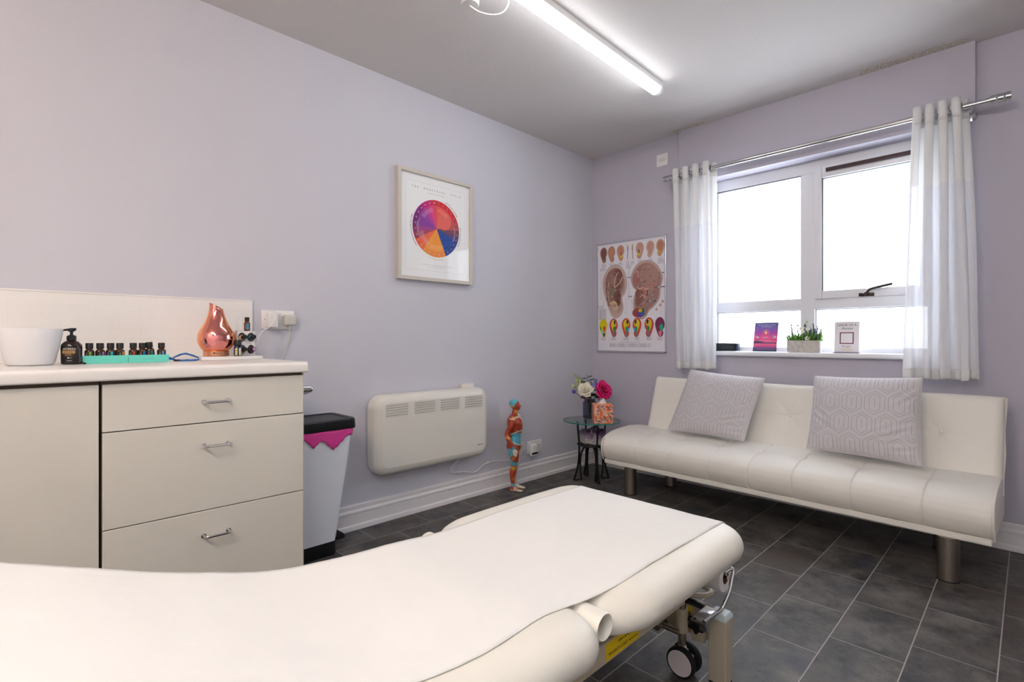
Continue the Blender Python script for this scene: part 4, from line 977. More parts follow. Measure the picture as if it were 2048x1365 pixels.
# ------------------------------------------------------------------ cushions
M_cush = pm('silver_grey_cotton', 'd2cfd3', .85, sheen=.1, bump=(420, .3, .0006)); M_line = pm('silver_print_line', '98979d', .45, .3)
def cushion(label, c4, th, seed, fold):
    """c4: bottom-left, bottom-right, top-right, top-left as seen from the room"""
    o = sum((Vector(c) for c in c4), Vector()) / 4
    C4 = [Vector(c) - o for c in c4]; rn = random.Random(seed)
    nrm = (C4[1] - C4[0]).cross(C4[3] - C4[0]).normalized()
    def S(u, v, sg, off=0):
        pu, pv = u * 2 - 1, v * 2 - 1
        pin = 1 - .035 * (1 - pv * pv) * abs(pu) ** 3; pin2 = 1 - .035 * (1 - pu * pu) * abs(pv) ** 3
        uu, vv = (pu * pin + 1) / 2, (pv * pin2 + 1) / 2
        p = C4[0] * (1 - uu) * (1 - vv) + C4[1] * uu * (1 - vv) + C4[2] * uu * vv + C4[3] * (1 - uu) * vv
        h = (max(0, 1 - pu ** 4) * max(0, 1 - pv ** 4)) ** .55 * (1 - .25 * (pu * pu + pv * pv) / 2)
        w = 0
        for (fx, fy, fa, fl, fd) in fold:
            dx, dy = u - fx, v - fy; a_ = dx * math.cos(fa) + dy * math.sin(fa); b_ = -dx * math.sin(fa) + dy * math.cos(fa)
            w += fd * math.exp(-(a_ / fl) ** 2) * math.sin(b_ * 75) * math.exp(-(b_ / .09) ** 2)
        w += .0030 * noise.noise(Vector((u * 7 + seed, v * 7, sg)))
        e = min(1, 12 * min(u, 1 - u, v, 1 - v))
        return p + nrm * (sg * (th * h + .0015) + (w * e if sg > 0 else 0) + off * sg)
    t = thing('cushion', label, 'cushion', o, 0, 'silver-grey patterned cushions on the sofa bed')
    m = MB(); n = 72
    e = [0] + [((i / n) ** 1) for i in range(1, n)] + [1]
    m.grid([[S(i, j, 1) for j in e] for i in e]); m.grid([[S(i, j, -1) for j in e] for i in e], flip=True)
    # printed elongated hexagon lines
    m.mat(1)
    def ln_(p0, p1, w=.0034):
        k_ = max(2, int(math.hypot(p1[0] - p0[0], p1[1] - p0[1]) / .02)); d = Vector((p1[0] - p0[0], p1[1] - p0[1])); 
        if d.length < 1e-6: return
        nn = Vector((-d.y, d.x)).normalized() * w / 2; r0 = []; r1 = []
        for q in range(k_ + 1):
            a_ = Vector(p0) + d * q / k_
            if not (.012 < a_.x < .988 and .012 < a_.y < .988):
                if len(r0) > 1: m.grid([r0, r1])
                r0, r1 = [], []; continue
            r0.append(S(a_.x - nn.x, a_.y - nn.y, 1, .0006)); r1.append(S(a_.x + nn.x, a_.y + nn.y, 1, .0006))
        if len(r0) > 1: m.grid([r0, r1])
    PX, PY = .205, .335
    for i in range(-1, 6):
        for j in range(-1, 5):
            cx = i * PX + (PX / 2 if j % 2 else 0) + .02; cy = j * PY * .80 + .10
            for k_, (hw_, hh_, tp_) in enumerate(((.088, .075, .070), (.046, .075, .036), (.0, .05, 0))):
                if k_ < 2:
                    pts = [(cx - hw_, cy - hh_), (cx - hw_, cy + hh_), (cx, cy + hh_ + tp_), (cx + hw_, cy + hh_), (cx + hw_, cy - hh_), (cx, cy - hh_ - tp_), (cx - hw_, cy - hh_)]
                    for a_, b_ in zip(pts, pts[1:]): ln_(a_, b_)
                else:
                    ln_((cx + .0, cy - hh_), (cx + .0, cy + hh_))
    m.build('cover', [M_cush, M_line], t, sharp=0, weld=True)
    m = MB(); edge = [S(i / 30, 0, 1) for i in range(31)] + [S(1, i / 30, 1) for i in range(1, 31)] + [S(1 - i / 30, 1, 1) for i in range(1, 31)] + [S(0, 1 - i / 30, 1) for i in range(1, 30)]
    m.tube(edge, .0026, 6, closed=True); m.build('seam', M_cush, t)
    return t
cushion('silver-grey patterned square cushion tilted at the left end of the sofa bed', [(2.985, 1.615, .402), (2.950, 1.130, .402), (3.085, 1.065, .752), (3.11, 1.525, .782)], .060, 2, [(.80, .30, .35, .28, .0035), (.93, .13, .1, .12, .004), (.9, .55, -.5, .15, .002)])
cushion('silver-grey patterned cushion standing upright, right of the other cushion', [(2.965, .818, .408), (2.925, .343, .404), (3.07, .357, .793), (3.10, .818, .777)], .062, 9, [(.78, .30, .5, .25, .0035), (.10, .42, -.7, .16, .003), (.93, .75, .8, .16, .003), (.9, .15, .3, .12, .003)])

# ------------------------------------------------------------------ glass side table, amethyst, vase, tissues
tx, ty = 2.905, 2.150
tt = thing('side_table', 'small round glass side table on curved black metal legs in the corner', 'side table', (tx, ty, 0), R(15))
m = MB(); m.mat(0); m.lathe([(0.0, .4055), (.196, .4055), (.197, .406)], seg=72); m.lathe([(.197, .4135), (.196, .414), (0, .414)], seg=72); m.mat(1); m.lathe([(.197, .406), (.1985, .4075), (.1985, .412), (.197, .4135)], seg=72)
m.build('table_top', [M_glass, M_edge], tt)
for q in range(4):
    a_ = R(45 + 90 * q); ca, sa = math.cos(a_), math.sin(a_)
    def p3(r, z, o=0): return (ca * r - sa * o, sa * r + ca * o, z)
    m = MB()
    m.tube(spline([p3(.105, .404), p3(.100, .34), p3(.093, .26), p3(.093, .18), p3(.102, .10), p3(.122, .03), p3(.130, .004)], 6), .0108, 8, flat=(.5, 1.15))
    m.tube(spline([p3(.020, .243, .0), p3(.055, .225), p3(.078, .18), p3(.085, .12), p3(.083, .06), p3(.075, .004)], 6), .0108, 8, flat=(.5, 1.15))
    m.box(-.03, .03, -.009, .009, 0, .006, M=Matrix.Translation(p3(.1025, .0008)) @ Matrix.Rotation(a_, 4, 'Z'))
    m.cyl(p3(.105, .400), p3(.105, .4053), .010, seg=14)
    m.build('leg', M_blackm, tt)
m = MB(); m.lathe([(.0, .240), (.090, .240), (.090, .246), (0, .246)], seg=40); m.build('shelf', M_blackm, tt)
m = MB(); m.tube([(.095 * math.cos(R(i * 10)), .095 * math.sin(R(i * 10)), .243) for i in range(36)], .006, 8, closed=True); m.build('shelf_ring', M_blackm, tt)
# amethyst cluster
ax, ay = 2.905, 2.145
rn = random.Random(11)
am = MB()
def amcol(z, r_=0):
    t = max(0, min(1, (z - .022) / .062 + r_)); c0, c1, c2 = lin('a9a6a4'), lin('8a7590'), lin('35183f')
    return tuple(a_ + (b_ - a_) * min(1, t * 2) for a_, b_ in zip(c0, c1)) if t < .5 else tuple(a_ + (b_ - a_) * min(1, (t - .5) * 2) for a_, b_ in zip(c1, c2))
def ht(x, y): return .080 + .045 * math.exp(-((y + .008) / .028) ** 2) + .030 * math.exp(-((y + .062) / .025) ** 2) + .020 * math.exp(-((y - .075) / .03) ** 2) + .008 * math.sin(60 * y + 30 * x)
rows = []
for j in range(9):
    k_ = j / 8; row = []
    for i in range(40):
        t = 2 * PI * i / 40; rx_, ry_ = .062 * (1 - .22 * k_ ** 3), .100 * (1 - .06 * k_ ** 3)
        if j == 0: rx_ *= .8; ry_ *= .85
        n_ = 1 + .10 * noise.noise(Vector((math.cos(t) * 2, math.sin(t) * 2, k_ * 2)))
        x, y = rx_ * math.cos(t) * n_, ry_ * math.copysign(abs(math.sin(t)) ** .8, math.sin(t)) * n_
        row.append((x, y, .001 + ht(x, y) * .86 * k_))
    rows.append(row)
vs = am.grid(rows, closev=True, flip=True); am.face(list(reversed(vs[0]))); am.face(vs[-1])
for i in range(420):
    if i < 260:
        t = rn.uniform(0, 2 * PI); x, y = .058 * math.cos(t), .096 * math.sin(t); z = rn.uniform(.008, ht(x, y) * .88); nd = Vector((math.cos(t), math.sin(t) * .6, .35 + rn.uniform(-.3, .5))).normalized(); s_ = rn.uniform(.004, .010)
    else:
        t = rn.uniform(0, 2 * PI); q = rn.random() ** .5; x, y = .05 * q * math.cos(t), .09 * q * math.sin(t); z = ht(x, y) * .86; nd = Vector((math.cos(t) * .4, math.sin(t) * .3, 1)).normalized(); s_ = rn.uniform(.007, .013)
    M_ = Matrix.Translation((x, y, z)) @ nd.to_track_quat('Z', 'Y').to_matrix().to_4x4() @ Matrix.Rotation(rn.uniform(0, 3), 4, 'Z')
    am.lathe([(s_, -s_), (s_ * .95, s_ * .5), (0, s_ * 1.5)], seg=6, M=M_)
bmesh.ops.remove_doubles(am.bm, verts=am.bm.verts, dist=1e-6)
for f_ in am.bm.faces:
    f_.smooth = False
    for l in f_.loops: l[am.cl] = (*amcol(l.vert.co.z - .012 + .010 * noise.noise(l.vert.co * 50)), 1)
tag(am.build('amethyst_cluster', attr_mat('amethyst', .18, coat=.6), sharp=0, loc=(ax, ay, .2465)), 'large purple and grey amethyst crystal cluster on the shelf under the glass top', 'crystal')

VX, VY, VZ = 2.958, 2.205, .4148
va = thing('glass_vase', 'smoky ribbed glass vase holding the flowers on the glass table', 'vase', (VX, VY, VZ))
prof = [(.0, .001), (.044, .001), (.0465, .004), (.0470, .015), (.0470, .105), (.0455, .114), (.038, .121), (.036, .126), (.037, .134)]
MB().lathe(prof, seg=160, rib=(40, .018)).build('vase_glass', M_smoke, va, sharp=0)
# ---- flowers: built around the vase, local origin at the vase base centre
M_stem = pm('green_stem', '2f4a22', .6); M_leaf = pm('dark_leaf', '24401f', .45); M_leafl = pm('pale_leaf', '93a35e', .55)
UP = Vector((0, 0, 1))
def stem_path(p, base=(0, 0, .01)): b_ = Vector(base); p = Vector(p); return spline([b_, b_ + (Vector((p.x * .25, p.y * .25, .12)) - b_), p], 6)
def petal(m, c, out, up, L, Wd, curl, cup, n=6):
    out = out.normalized(); side = out.cross(up).normalized(); up2 = side.cross(out).normalized(); rows = []
    for i in range(n + 1):
        u = i / n; row = []
        for j in range(n + 1):
            v = j / n * 2 - 1; w = Wd * (math.sin(PI * min(1, .12 + u * .80)) ** .6)
            hgt = cup * L * math.sin(u * PI * .5) + curl * L * max(0, u - .65) ** 2 * -6
            row.append(c + out * (L * (u if cup < 2 else u * .55)) + up2 * (hgt + .25 * Wd * v * v) + side * (w * v) )
        rows.append(row)
    m.grid(rows)
def rose(name, label, pos, face, r, col, col2):
    t = thing(name, label, 'flower', (VX, VY, VZ)); c = Vector(pos); fz = Vector(face).normalized()
    q = fz.to_track_quat('Z', 'Y').to_matrix().to_4x4()
    m = MB(); m.col(col)
    Mt = Matrix.Translation(c) @ q; rn_ = random.Random(len(label))
    def ringp(n, R0, tilt, L, Wd, off, z0, cc):
        for k_ in range(n):
            a_ = 2 * PI * k_ / n + off; dr = Vector((math.cos(a_), math.sin(a_), 0)); base = dr * R0 + Vector((0, 0, z0)); rows = []
            m.col(cc); tl = tilt + rn_.uniform(-.12, .12); LL = L * rn_.uniform(.92, 1.08)
            sd = Vector((-dr.y, dr.x, 0))
            for i in range(8):
                u = i / 7; row = []
                bend = tl + u * .65 - (.9 if u < .0 else 0)
                # path: starts going up then leans outward
                rad = LL * (math.sin(tl) * u + .35 * max(0, u - .6) ** 2 * 2.5); zz = LL * (math.cos(tl) * u - .35 * max(0, u - .6) ** 2 * 1.6)
                w = Wd * (.45 + .55 * math.sin(PI * min(1, .1 + u * .62))) * (1 - .35 * max(0, u - .85) / .15)
                for j in range(9):
                    v = j / 8 * 2 - 1; th = v * w / max(R0 + rad, .006)
                    th = max(-1.9, min(1.9, th)); rr_ = R0 + rad - .10 * w * v * v
                    dv = dr * math.cos(th) + sd * math.sin(th)
                    row.append(Mt @ (Vector((0, 0, z0)) + dv * rr_ + Vector((0, 0, zz - .12 * LL * v * v * u + .03 * LL * math.sin(5 * v + k_)))))
                rows.append(row)
            m.grid(rows)
    ringp(3, r * .05, .02, r * .62, r * .22, 0, r * .05, col2)
    ringp(4, r * .12, .08, r * .66, r * .34, .5, r * .02, col2)
    ringp(5, r * .20, .22, r * .70, r * .46, .2, -r * .02, col2)
    ringp(5, r * .26, .48, r * .78, r * .60, .9, -r * .08, col)
    ringp(6, r * .28, .82, r * .86, r * .68, .3, -r * .14, col)
    ringp(5, r * .22, 1.15, r * .92, r * .70, 1.3, -r * .20, col)
    m.build('blossom', attr_mat('petals', .5), t, sharp=0, solid=.0006)
    MB().tube(stem_path(c - fz * r * .25), .0026, 8).build('stem', M_stem, t)
    return t
def V_(dx, dy, dz): return Vector((dx, dy, dz))
Rt = V_(.711, -.703, 0); Fw = V_(.703, .711, 0)      # sideways / away, seen from the room
def at_(r, f_, z): return Rt * r + Fw * f_ + UP * z
rose('white_rose', 'large creamy white rose leaning left out of the smoky vase', at_(-.038, -.050, .205), at_(-.15, -.8, .55), .049, 'ece6d2', 'f4efcf')
rose('pink_rose', 'large bright pink rose leaning right above the tissue box', at_(.088, -.035, .200), at_(.42, -.75, .42), .062, 'e01070', 'd0085c')
t = thing('berry_sprig', 'sprig of pale green berries at the upper left of the flowers', 'flower', (VX, VY, VZ))
rn = random.Random(4); cb_ = at_(-.105, -.02, .245)
m = MB(); m.tube(stem_path(cb_ - UP * .03), .0018, 6); bp_ = [cb_ + at_(rn.uniform(-.032, .040), rn.uniform(-.015, .015), rn.uniform(-.035, .030)) for _ in range(13)]
for p in bp_: m.tube([cb_ - UP * .03, p], .0009, 5)
m.build('stem', M_leafl, t)
for p in bp_: MB().ball(p, .0075, u=12, v=8).build('berry', pm('pale_berry', 'cfd58e', .4), t)
for nm, lb, p, c in (('thistle_flower', 'small blue-violet thistle head at the far left of the flowers', at_(-.118, -.03, .190), '5c5fa8'), ('thistle_flower', 'small blue thistle head behind the berries, above the white rose', at_(-.06, .01, .262), '6a72b4')):
    t = thing(nm, lb, 'flower', (VX, VY, VZ)); m = MB(); m.tube(stem_path(p), .0016, 6); m.build('stem', M_stem, t)
    m = MB(); m.ball(p, .0115, 1.25, 1.25, .95, u=12, v=8)
    for i in range(90):
        z = rn.uniform(-1, 1); a_ = rn.uniform(0, 2 * PI); d = Vector((math.sqrt(1 - z * z) * math.cos(a_), math.sqrt(1 - z * z) * math.sin(a_), z)); m.tube([p + d * .010, p + d * .0175], [.0012, .0003], 4)
    m.build('flower_head', pm('thistle_' + c, c, .7), t)
t = thing('delphinium', 'lavender-blue delphinium spike between the two roses', 'flower', (VX, VY, VZ))
MB().tube(stem_path(at_(.028, -.03, .262)), .0018, 6).build('stem', M_stem, t)
for i in range(17):
    c = at_(.028 + rn.uniform(-.016, .020) + (.012 if i > 10 else 0), -.045 + rn.uniform(-.015, .015), .272 - i * .0048); m = MB(); ax_ = Vector((rn.uniform(-.8, .8), rn.uniform(-1, 0), rn.uniform(-.2, .8))).normalized()
    sd = ax_.orthogonal().normalized()
    for k_ in range(5):
        o_ = Matrix.Rotation(2 * PI * k_ / 5, 3, ax_) @ sd; petal(m, c, o_, ax_, .0125, .0058, 0, .25, 3)
    m.build('floret', pm('delphinium_blue', '7d7fcc', .6), t, sharp=0)
def leaf_mesh(m, a_, b_, w, nrm, n=6):
    a_, b_ = Vector(a_), Vector(b_); d = b_ - a_; s_ = d.cross(nrm).normalized(); rows = []
    for i in range(n + 1):
        u = i / n; ww = w * math.sin(PI * min(.999, u * .96 + .02)) ** .8; p = a_ + d * u + nrm * (.12 * d.length * math.sin(PI * u)); rows.append([p - s_ * ww - nrm * ww * .25, p, p + s_ * ww - nrm * ww * .25])
    m.grid(rows)
t = thing('leafy_sprig', 'sprig of small dark green leaves topping the flowers', 'foliage', (VX, VY, VZ))
MB().tube(stem_path(at_(-.018, .0, .30)), .0016, 6).build('stem', M_stem, t)
for (r_, f_, z_, dr, df, dz, w) in ((-.018, 0, .300, -.008, -.01, .022, .007), (-.016, 0, .285, .035, -.005, .016, .007), (-.02, 0, .280, -.034, -.01, .004, .008), (-.015, 0, .262, .048, -.02, .016, .0095), (-.018, 0, .255, -.046, -.02, .002, .010), (-.015, 0, .245, .030, -.03, .010, .011), (-.02, 0, .240, -.05, -.02, -.006, .011), (.0, -.02, .17, .05, -.03, -.01, .02), (-.0, -.02, .155, -.02, -.05, -.006, .022), (.01, -.02, .17, .02, -.055, .010, .022), (.03, -.02, .15, .05, -.02, .0, .018), (-.02, -.01, .15, -.05, -.03, -.004, .018), (.01, -.01, .19, .03, -.04, .02, .02), (-.01, 0, .165, .0, -.055, .03, .018)):
    m = MB(); p = at_(r_, f_, z_); leaf_mesh(m, p, p + at_(dr, df, dz), w, Vector((-.3, -.3, .9)).normalized()); m.build('leaf', M_leaf, t, sharp=0, solid=.0006)
t = thing('fern_frond', 'pale green feathery frond arching to the upper left of the flowers', 'foliage', (VX, VY, VZ))
sp_ = spline([at_(-.02, .0, .14), at_(-.055, .0, .235), at_(-.085, .0, .285), at_(-.118, -.01, .315)], 8); MB().tube(sp_, .0012, 5).build('stem', M_leafl, t)
m = MB()
for i in range(8, len(sp_)):
    k_ = 1 - (i - 8) / (len(sp_) - 8)
    for sg in (-1, 1):
        d = (sp_[i] - sp_[i - 1]).normalized(); s_ = d.cross(Fw).normalized() * sg; leaf_mesh(m, sp_[i], sp_[i] + (s_ * .022 + d * .010) * (k_ + .15), .0026 * (k_ + .3), -Fw, 4)
m.build('fronds', M_leafl, t, sharp=0)
for lb, ps_ in (('tiny dark pink blossoms drooping at the left rim of the vase', [(-.052, -.045, .145), (-.048, -.05, .165), (-.035, -.06, .125), (-.03, -.055, .133)]), ('tiny dark pink blossoms behind the delphinium and white rose', [(.0, -.02, .235), (.006, -.03, .24), (.012, -.03, .205), (.055, -.06, .135)])):
    t = thing('blossom_sprig', lb, 'flower', (VX, VY, VZ)); m = MB(); [m.tube(stem_path(at_(*p)), .001, 5) for p in ps_]; m.build('stem', M_stem, t)
    m = MB()
    for p in ps_:
        for k_ in range(5):
            o_ = Vector((math.cos(k_ * 1.257), math.sin(k_ * 1.257), .4)); petal(m, at_(*p), o_, UP, .011, .005, 0, .3, 3)
    m.build('petals', pm('dusky_pink', 'b03660', .6), t, sharp=0)

tb_ = thing('tissue_box', 'orange patterned cube tissue box with a tissue sticking out', 'tissue box', (2.868, 2.035, .4148), R(-46))
BW, BH = .062, .124
m = MB(); m.box(-BW, BW, -BW, BW, .0005, BH, bev=.0015); m.build('carton', pm('orange_card', 'ef9c74', .55), tb_)
rn = random.Random(21); a = Art()
def floral(a, w, h):
    for i in range(64):
        x, y = rn.uniform(-w * .92, w * .92), rn.uniform(.006, h - .006); k_ = i % 4
        if k_ == 0:
            a.disc(x, y, .0085, .0002, 'e26a3c', 9)
        elif k_ == 1:
            an = rn.uniform(0, 3); a.shape([(x + .010 * math.cos(an + q) * (1 if i2 % 2 else .45), y + .012 * math.sin(an + q) * (1 if i2 % 2 else .5)) for i2, q in enumerate([j * PI / 5 for j in range(10)])], .0004, 'ead9cf'); a.disc(x, y, .003, .0006, '6f93b8', 7)
        else:
            an = rn.uniform(.3, 1.2)
            for q in range(4): xx, yy = x + q * .0045 * math.cos(an - 1.4), y + q * .0045 * math.sin(an - 1.4); a.line([(xx, yy), (xx + .009 * math.cos(an), yy + .009 * math.sin(an))], .0024, .0007 + q * .00002, ('2b3350', '3d5878', '2b2b38', '7aa0c0')[k_ if k_ < 3 else q])
    return a
for rz in (0, -90, 90): 
    a = floral(Art(), BW, BH)
    for v in a.bm.verts: v.co.x = max(-BW, min(BW, v.co.x)); v.co.y = max(.001, min(BH - .001, v.co.y))
    a.build('pattern', M_print, tb_, M=Matrix.Rotation(R(rz), 4, 'Z') @ Matrix.Translation((0, -BW - .0001, 0)) @ Matrix.Rotation(R(90), 4, 'X'), sharp=0)
m = MB(); rows = []
for i in range(9):
    u = i / 8; rows.append([Vector(((v - .5) * .062 * (1 - u * .92) + .010 * u, .006 * math.sin(9 * v + 4 * u) * (1 - u * .6), BH + .036 * u)) for v in [j / 12 for j in range(13)]])
m.grid(rows); m.build('tissue', M_tissue, tb_, sharp=0, solid=.0012)

# ------------------------------------------------------------------ anatomical figure
def figure():
    t = thing('anatomical_figure', 'small red and blue anatomical figure standing against the skirting board', 'anatomical model', (2.350, 2.352, 0), R(-60))
    m = MB()
    Z = [0]
    def limb(pts, seg=14):
        P_ = spline([p[:3] for p in pts], 5); rr_ = []
        for i in range(len(pts) - 1):
            for k_ in range(5): rr_.append(pts[i][3] + (pts[i + 1][3] - pts[i][3]) * k_ / 5)
        rr_.append(pts[-1][3]); m.tube(P_, rr_, seg)
        m.ball(P_[0], rr_[0] * .98, u=12, v=8); m.ball(P_[-1], rr_[-1] * .98, u=12, v=8)
    # torso: stacked ellipses (x depth, y width)
    T_ = [(.255, .030, .030, .0), (.275, .040, .052, -.004), (.300, .042, .054, -.006), (.325, .037, .048, -.002), (.350, .034, .043, .002), (.375, .038, .048, .003), (.405, .044, .058, .004), (.435, .046, .066, .002), (.460, .040, .066, -.002), (.477, .028, .050, -.006), (.490, .018, .024, -.004), (.505, .0165, .0170, .002)]
    rows = [[(cx + 1.12 * rx_ * math.cos(a_), ry_ * math.sin(a_), z) for a_ in [2 * PI * k_ / 28 for k_ in range(28)]] for z, rx_, ry_, cx in T_]
    vs = m.grid(rows, closev=True, flip=True); m.face(list(reversed(vs[0]))); m.face(vs[-1])
    for sg in (-1, 1):   # -1: the figure's right (muscle) side, +1: left (skeleton) side
        k = 1 if sg < 0 else .80
        m.ball((.004, sg * .074, .462), .0215 * (1 if sg < 0 else .85), 1, .95, 1.15)
        m.ball((.022, sg * .030, .437), .030 * k, .8, 1, .8)            # chest
        m.ball((-.019, sg * .028, .284), .029 * (1 if sg < 0 else .85), 1, .95, 1.1)      # buttock
        limb([(.002, sg * .080, .462, .0180 * k), (-.002, sg * .088, .425, .0175 * k), (-.022, sg * .092, .388, .0150 * k), (-.027, sg * .095, .366, .0142 * k), (-.016, sg * .098, .345, .0160 * k), (.004, sg * .098, .315, .0125 * k), (.018, sg * .094, .288, .0085 * k)])
        # palm and fingers
        m.ball((.024, sg * .0935, .270), .0135, .95, .50, 1.15)
        for q, (dx, L) in enumerate(((.011, .026), (.004, .030), (-.003, .028), (-.010, .022))):
            x = .025 + dx * .95; m.tube([(x, sg * .094, .262), (x + .002, sg * .094, .262 - L * .55), (x + .001, sg * .090, .262 - L)], [.0040, .0037, .0028], 8)
        m.tube([(.032, sg * .090, .276), (.040, sg * .084, .262), (.041, sg * .080, .250)], [.0048, .0042, .0030], 8)
        limb([(.0, sg * .030, .275, .034 * (1 if sg < 0 else .85)), (.006, sg * .036, .225, .0320 * (1 if sg < 0 else .78)), (.006, sg * .036, .185, .025 * (1 if sg < 0 else .78)), (.003, sg * .034, .155, .0195 * k), (-.004, sg * .034, .120, .0225 * k), (-.006, sg * .034, .085, .0165 * k), (-.004, sg * .034, .045, .0105 * k), (-.002, sg * .034, .022, .0120)])
        m.ball((.012, sg * .034, .158), .0125, .8, 1, 1.2)
        m.ball((-.012, sg * .034, .013), .0135, 1, .9, .95)
        rows = [[(x, sg * (.034 + .004 * (x > .03)) + w_ * math.cos(a_), max(.0012, h_ * .5 + h_ * .62 * math.sin(a_))) for a_ in [2 * PI * q / 14 for q in range(14)]] for x, w_, h_ in ((-.016, .011, .022), (.0, .0135, .026), (.018, .0145, .021), (.036, .0165, .014), (.048, .0160, .010), (.054, .0135, .008))]
        v2 = m.grid(rows, closev=True); m.face(v2[0]); m.face(list(reversed(v2[-1])))
        for q in range(5):
            y = sg * (.038 + (q - 2) * .0060); m.tube([(.046, y, .006), (.056 - abs(q - (0 if sg > 0 else 4)) * .0014 * 0 - q * .0012 * 0, y, .0058), (.062 - .0016 * (q if sg > 0 else q), y, .0045)], [.0042, .0040, .0032], 8)
    # neck and head
    limb([(-.004, 0, .480, .022), (.0, 0, .500, .0185), (.004, 0, .520, .0175)])
    m.ball((-.004, 0, .556), .0335, 1.02, .82, .95, u=24, v=16)
    m.ball((.014, 0, .541), .0225, .95, .92, 1.15, u=20, v=12)
    m.ball((.020, 0, .5225), .0125, 1.0, 1.0, .72)
    m.tube([(.028, 0, .556), (.0375, 0, .544), (.040, 0, .540)], [.0030, .0048, .0042], 8)
    for sg in (-1, 1):
        m.ball((.0405, sg * .0040, .5375), .0032, u=8, v=6)
        m.ball((.024, sg * .0115, .5535), .0070, 1, 1, .5); m.ball((.0305, sg * .0110, .5495), .0042)
        m.ball((-.004, sg * .0275, .546), .0078, .85, .35, 1.2)
    m.ball((.0335, 0, .5285), .0058, .8, 1.3, .42); m.ball((.0335, 0, .5250), .0055, .75, 1.2, .42)
    me = bpy.data.meshes.new('tmp'); m.bm.to_mesh(me); m.bm.free()
    o = bpy.data.objects.new('tmp', me); COL.objects.link(o)
    q = o.modifiers.new('r', 'REMESH'); q.mode = 'VOXEL'; q.voxel_size = .0022; q.use_smooth_shade = True
    q = o.modifiers.new('s', 'SMOOTH'); q.factor = .5; q.iterations = 2
    dg = bpy.context.evaluated_depsgraph_get(); dg.update()
    m2 = bpy.data.meshes.new_from_object(o.evaluated_get(dg)); bpy.data.objects.remove(o)
    m2.name = 'body'
    c = m2.color_attributes.new('Col', 'FLOAT_COLOR', 'POINT')
    red, dred, yel, blu, wht, tan, org = [lin(h) for h in ('b8442c', '8c2f22', 'd9a23c', '58b3c8', 'ded7c6', 'e4d2bd', 'c4602c')]
    def mixc(a_, b_, k_): k_ = max(0, min(1, k_)); return tuple(x + (y - x) * k_ for x, y in zip(a_, b_))
    for i, v in enumerate(m2.vertices):
        x, y, z = v.co; n1 = noise.noise(Vector((x * 120, y * 120, z * 22))); n2 = noise.noise(Vector((x * 30 + 5, y * 30, z * 30)))
        mus = mixc(red, dred, n1 * 1.6 + .2); mus = mixc(mus, org, n2 * 1.5); mus = mixc(mus, tan, (n1 - .52) * 5)
        if n2 > .42: mus = mixc(mus, yel, (n2 - .42) * 4)
        if y > .004 or (x > .034 and y > -.004 and .30 < z < .47):      # skeleton side
            k_ = wht
            if .36 < z < .462 and abs(y) < .07 and math.sin(z * 420) > .35: k_ = tan
            if n2 > .35: k_ = tan
            if abs(y) < .010 and .30 < z < .43 and math.sin(z * 260) > 0: k_ = mixc(red, tan, .3)
        else:
            k_ = mus
            arm = y < -.072 and z < .47
            if z > .548 and x < .010 + (z - .55) * .5: k_ = mixc(blu, lin('5fc0a0'), n2)
            elif z > .535 and x < .004: k_ = mixc(yel, tan, n1 + .4)
            elif .468 < z < .484 and x > -.02 and abs(z - .475 - y * .05) < .004: k_ = tan
            elif not arm and .300 < z < .372 and x > -.012: k_ = blu if n1 < .28 else lin('3f9fbe')
            if not arm and abs(z - (.368 + .35 * (x + .01))) < .0035 and x > -.02: k_ = wht
            if not arm and abs(z - (.318 - .6 * x)) < .0032 and x > -.01 and z < .33: k_ = wht
            if arm and .280 < z < .296: k_ = blu
            if arm and z < .280: k_ = tan
            if not arm and .165 < z < .275 and (x < .004 or (z < .19)): k_ = blu if n2 < .42 else red
            if .030 < z < .050: k_ = blu if n2 < .15 else red
            if z < .012: k_ = tan
            elif z < .028 and x > .005: k_ = mixc(org, tan, .5 + n1)
        if z < .010: k_ = tan
        c.data[i].color = (*k_, 1)
    m2.materials.clear(); m2.materials.append(pm('figure_plastic', 'ffffff', .32, bump=(340, .55, .0012), coat=.3)); MATS['figure_plastic'] = m2.materials[0]
    at = m2.materials[0].node_tree; an = at.nodes.new('ShaderNodeAttribute'); an.attribute_name = 'Col'; at.links.new(an.outputs['Color'], at.nodes['Principled BSDF'].inputs['Base Color'])
    for p in m2.polygons: p.use_smooth = True
    b = bpy.data.objects.new('body', m2); COL.objects.link(b); b.parent = t
figure()

# ------------------------------------------------------------------ things on the window sill
SZ = .8975
spk = thing('portable_speaker', 'black rounded portable speaker half behind the left curtain', 'speaker', (3.350, 1.412, SZ))
m = MB(); m.box(-.0225, .0225, -.085, .095, .0008, .052, bev=.012, seg=5); m.build('speaker_body', pm('charcoal_fabric', '23282e', .7, bump=(900, .6, .0005)), spk)
MB().box(-.0195, .0195, -.0975, -.0853, .003, .050, bev=.005, seg=3).build('end_cap', pm('slate_rubber', '3d4c5e', .5), spk)
a = Art(); a.text('ANKER', 0, 0, .022, 0, '3f464e', space=1.05); a.build('lettering', M_print, spk, M=Matrix.Translation((-.0229, -.028, .024)) @ Euler(WALL_B).to_matrix().to_4x4())
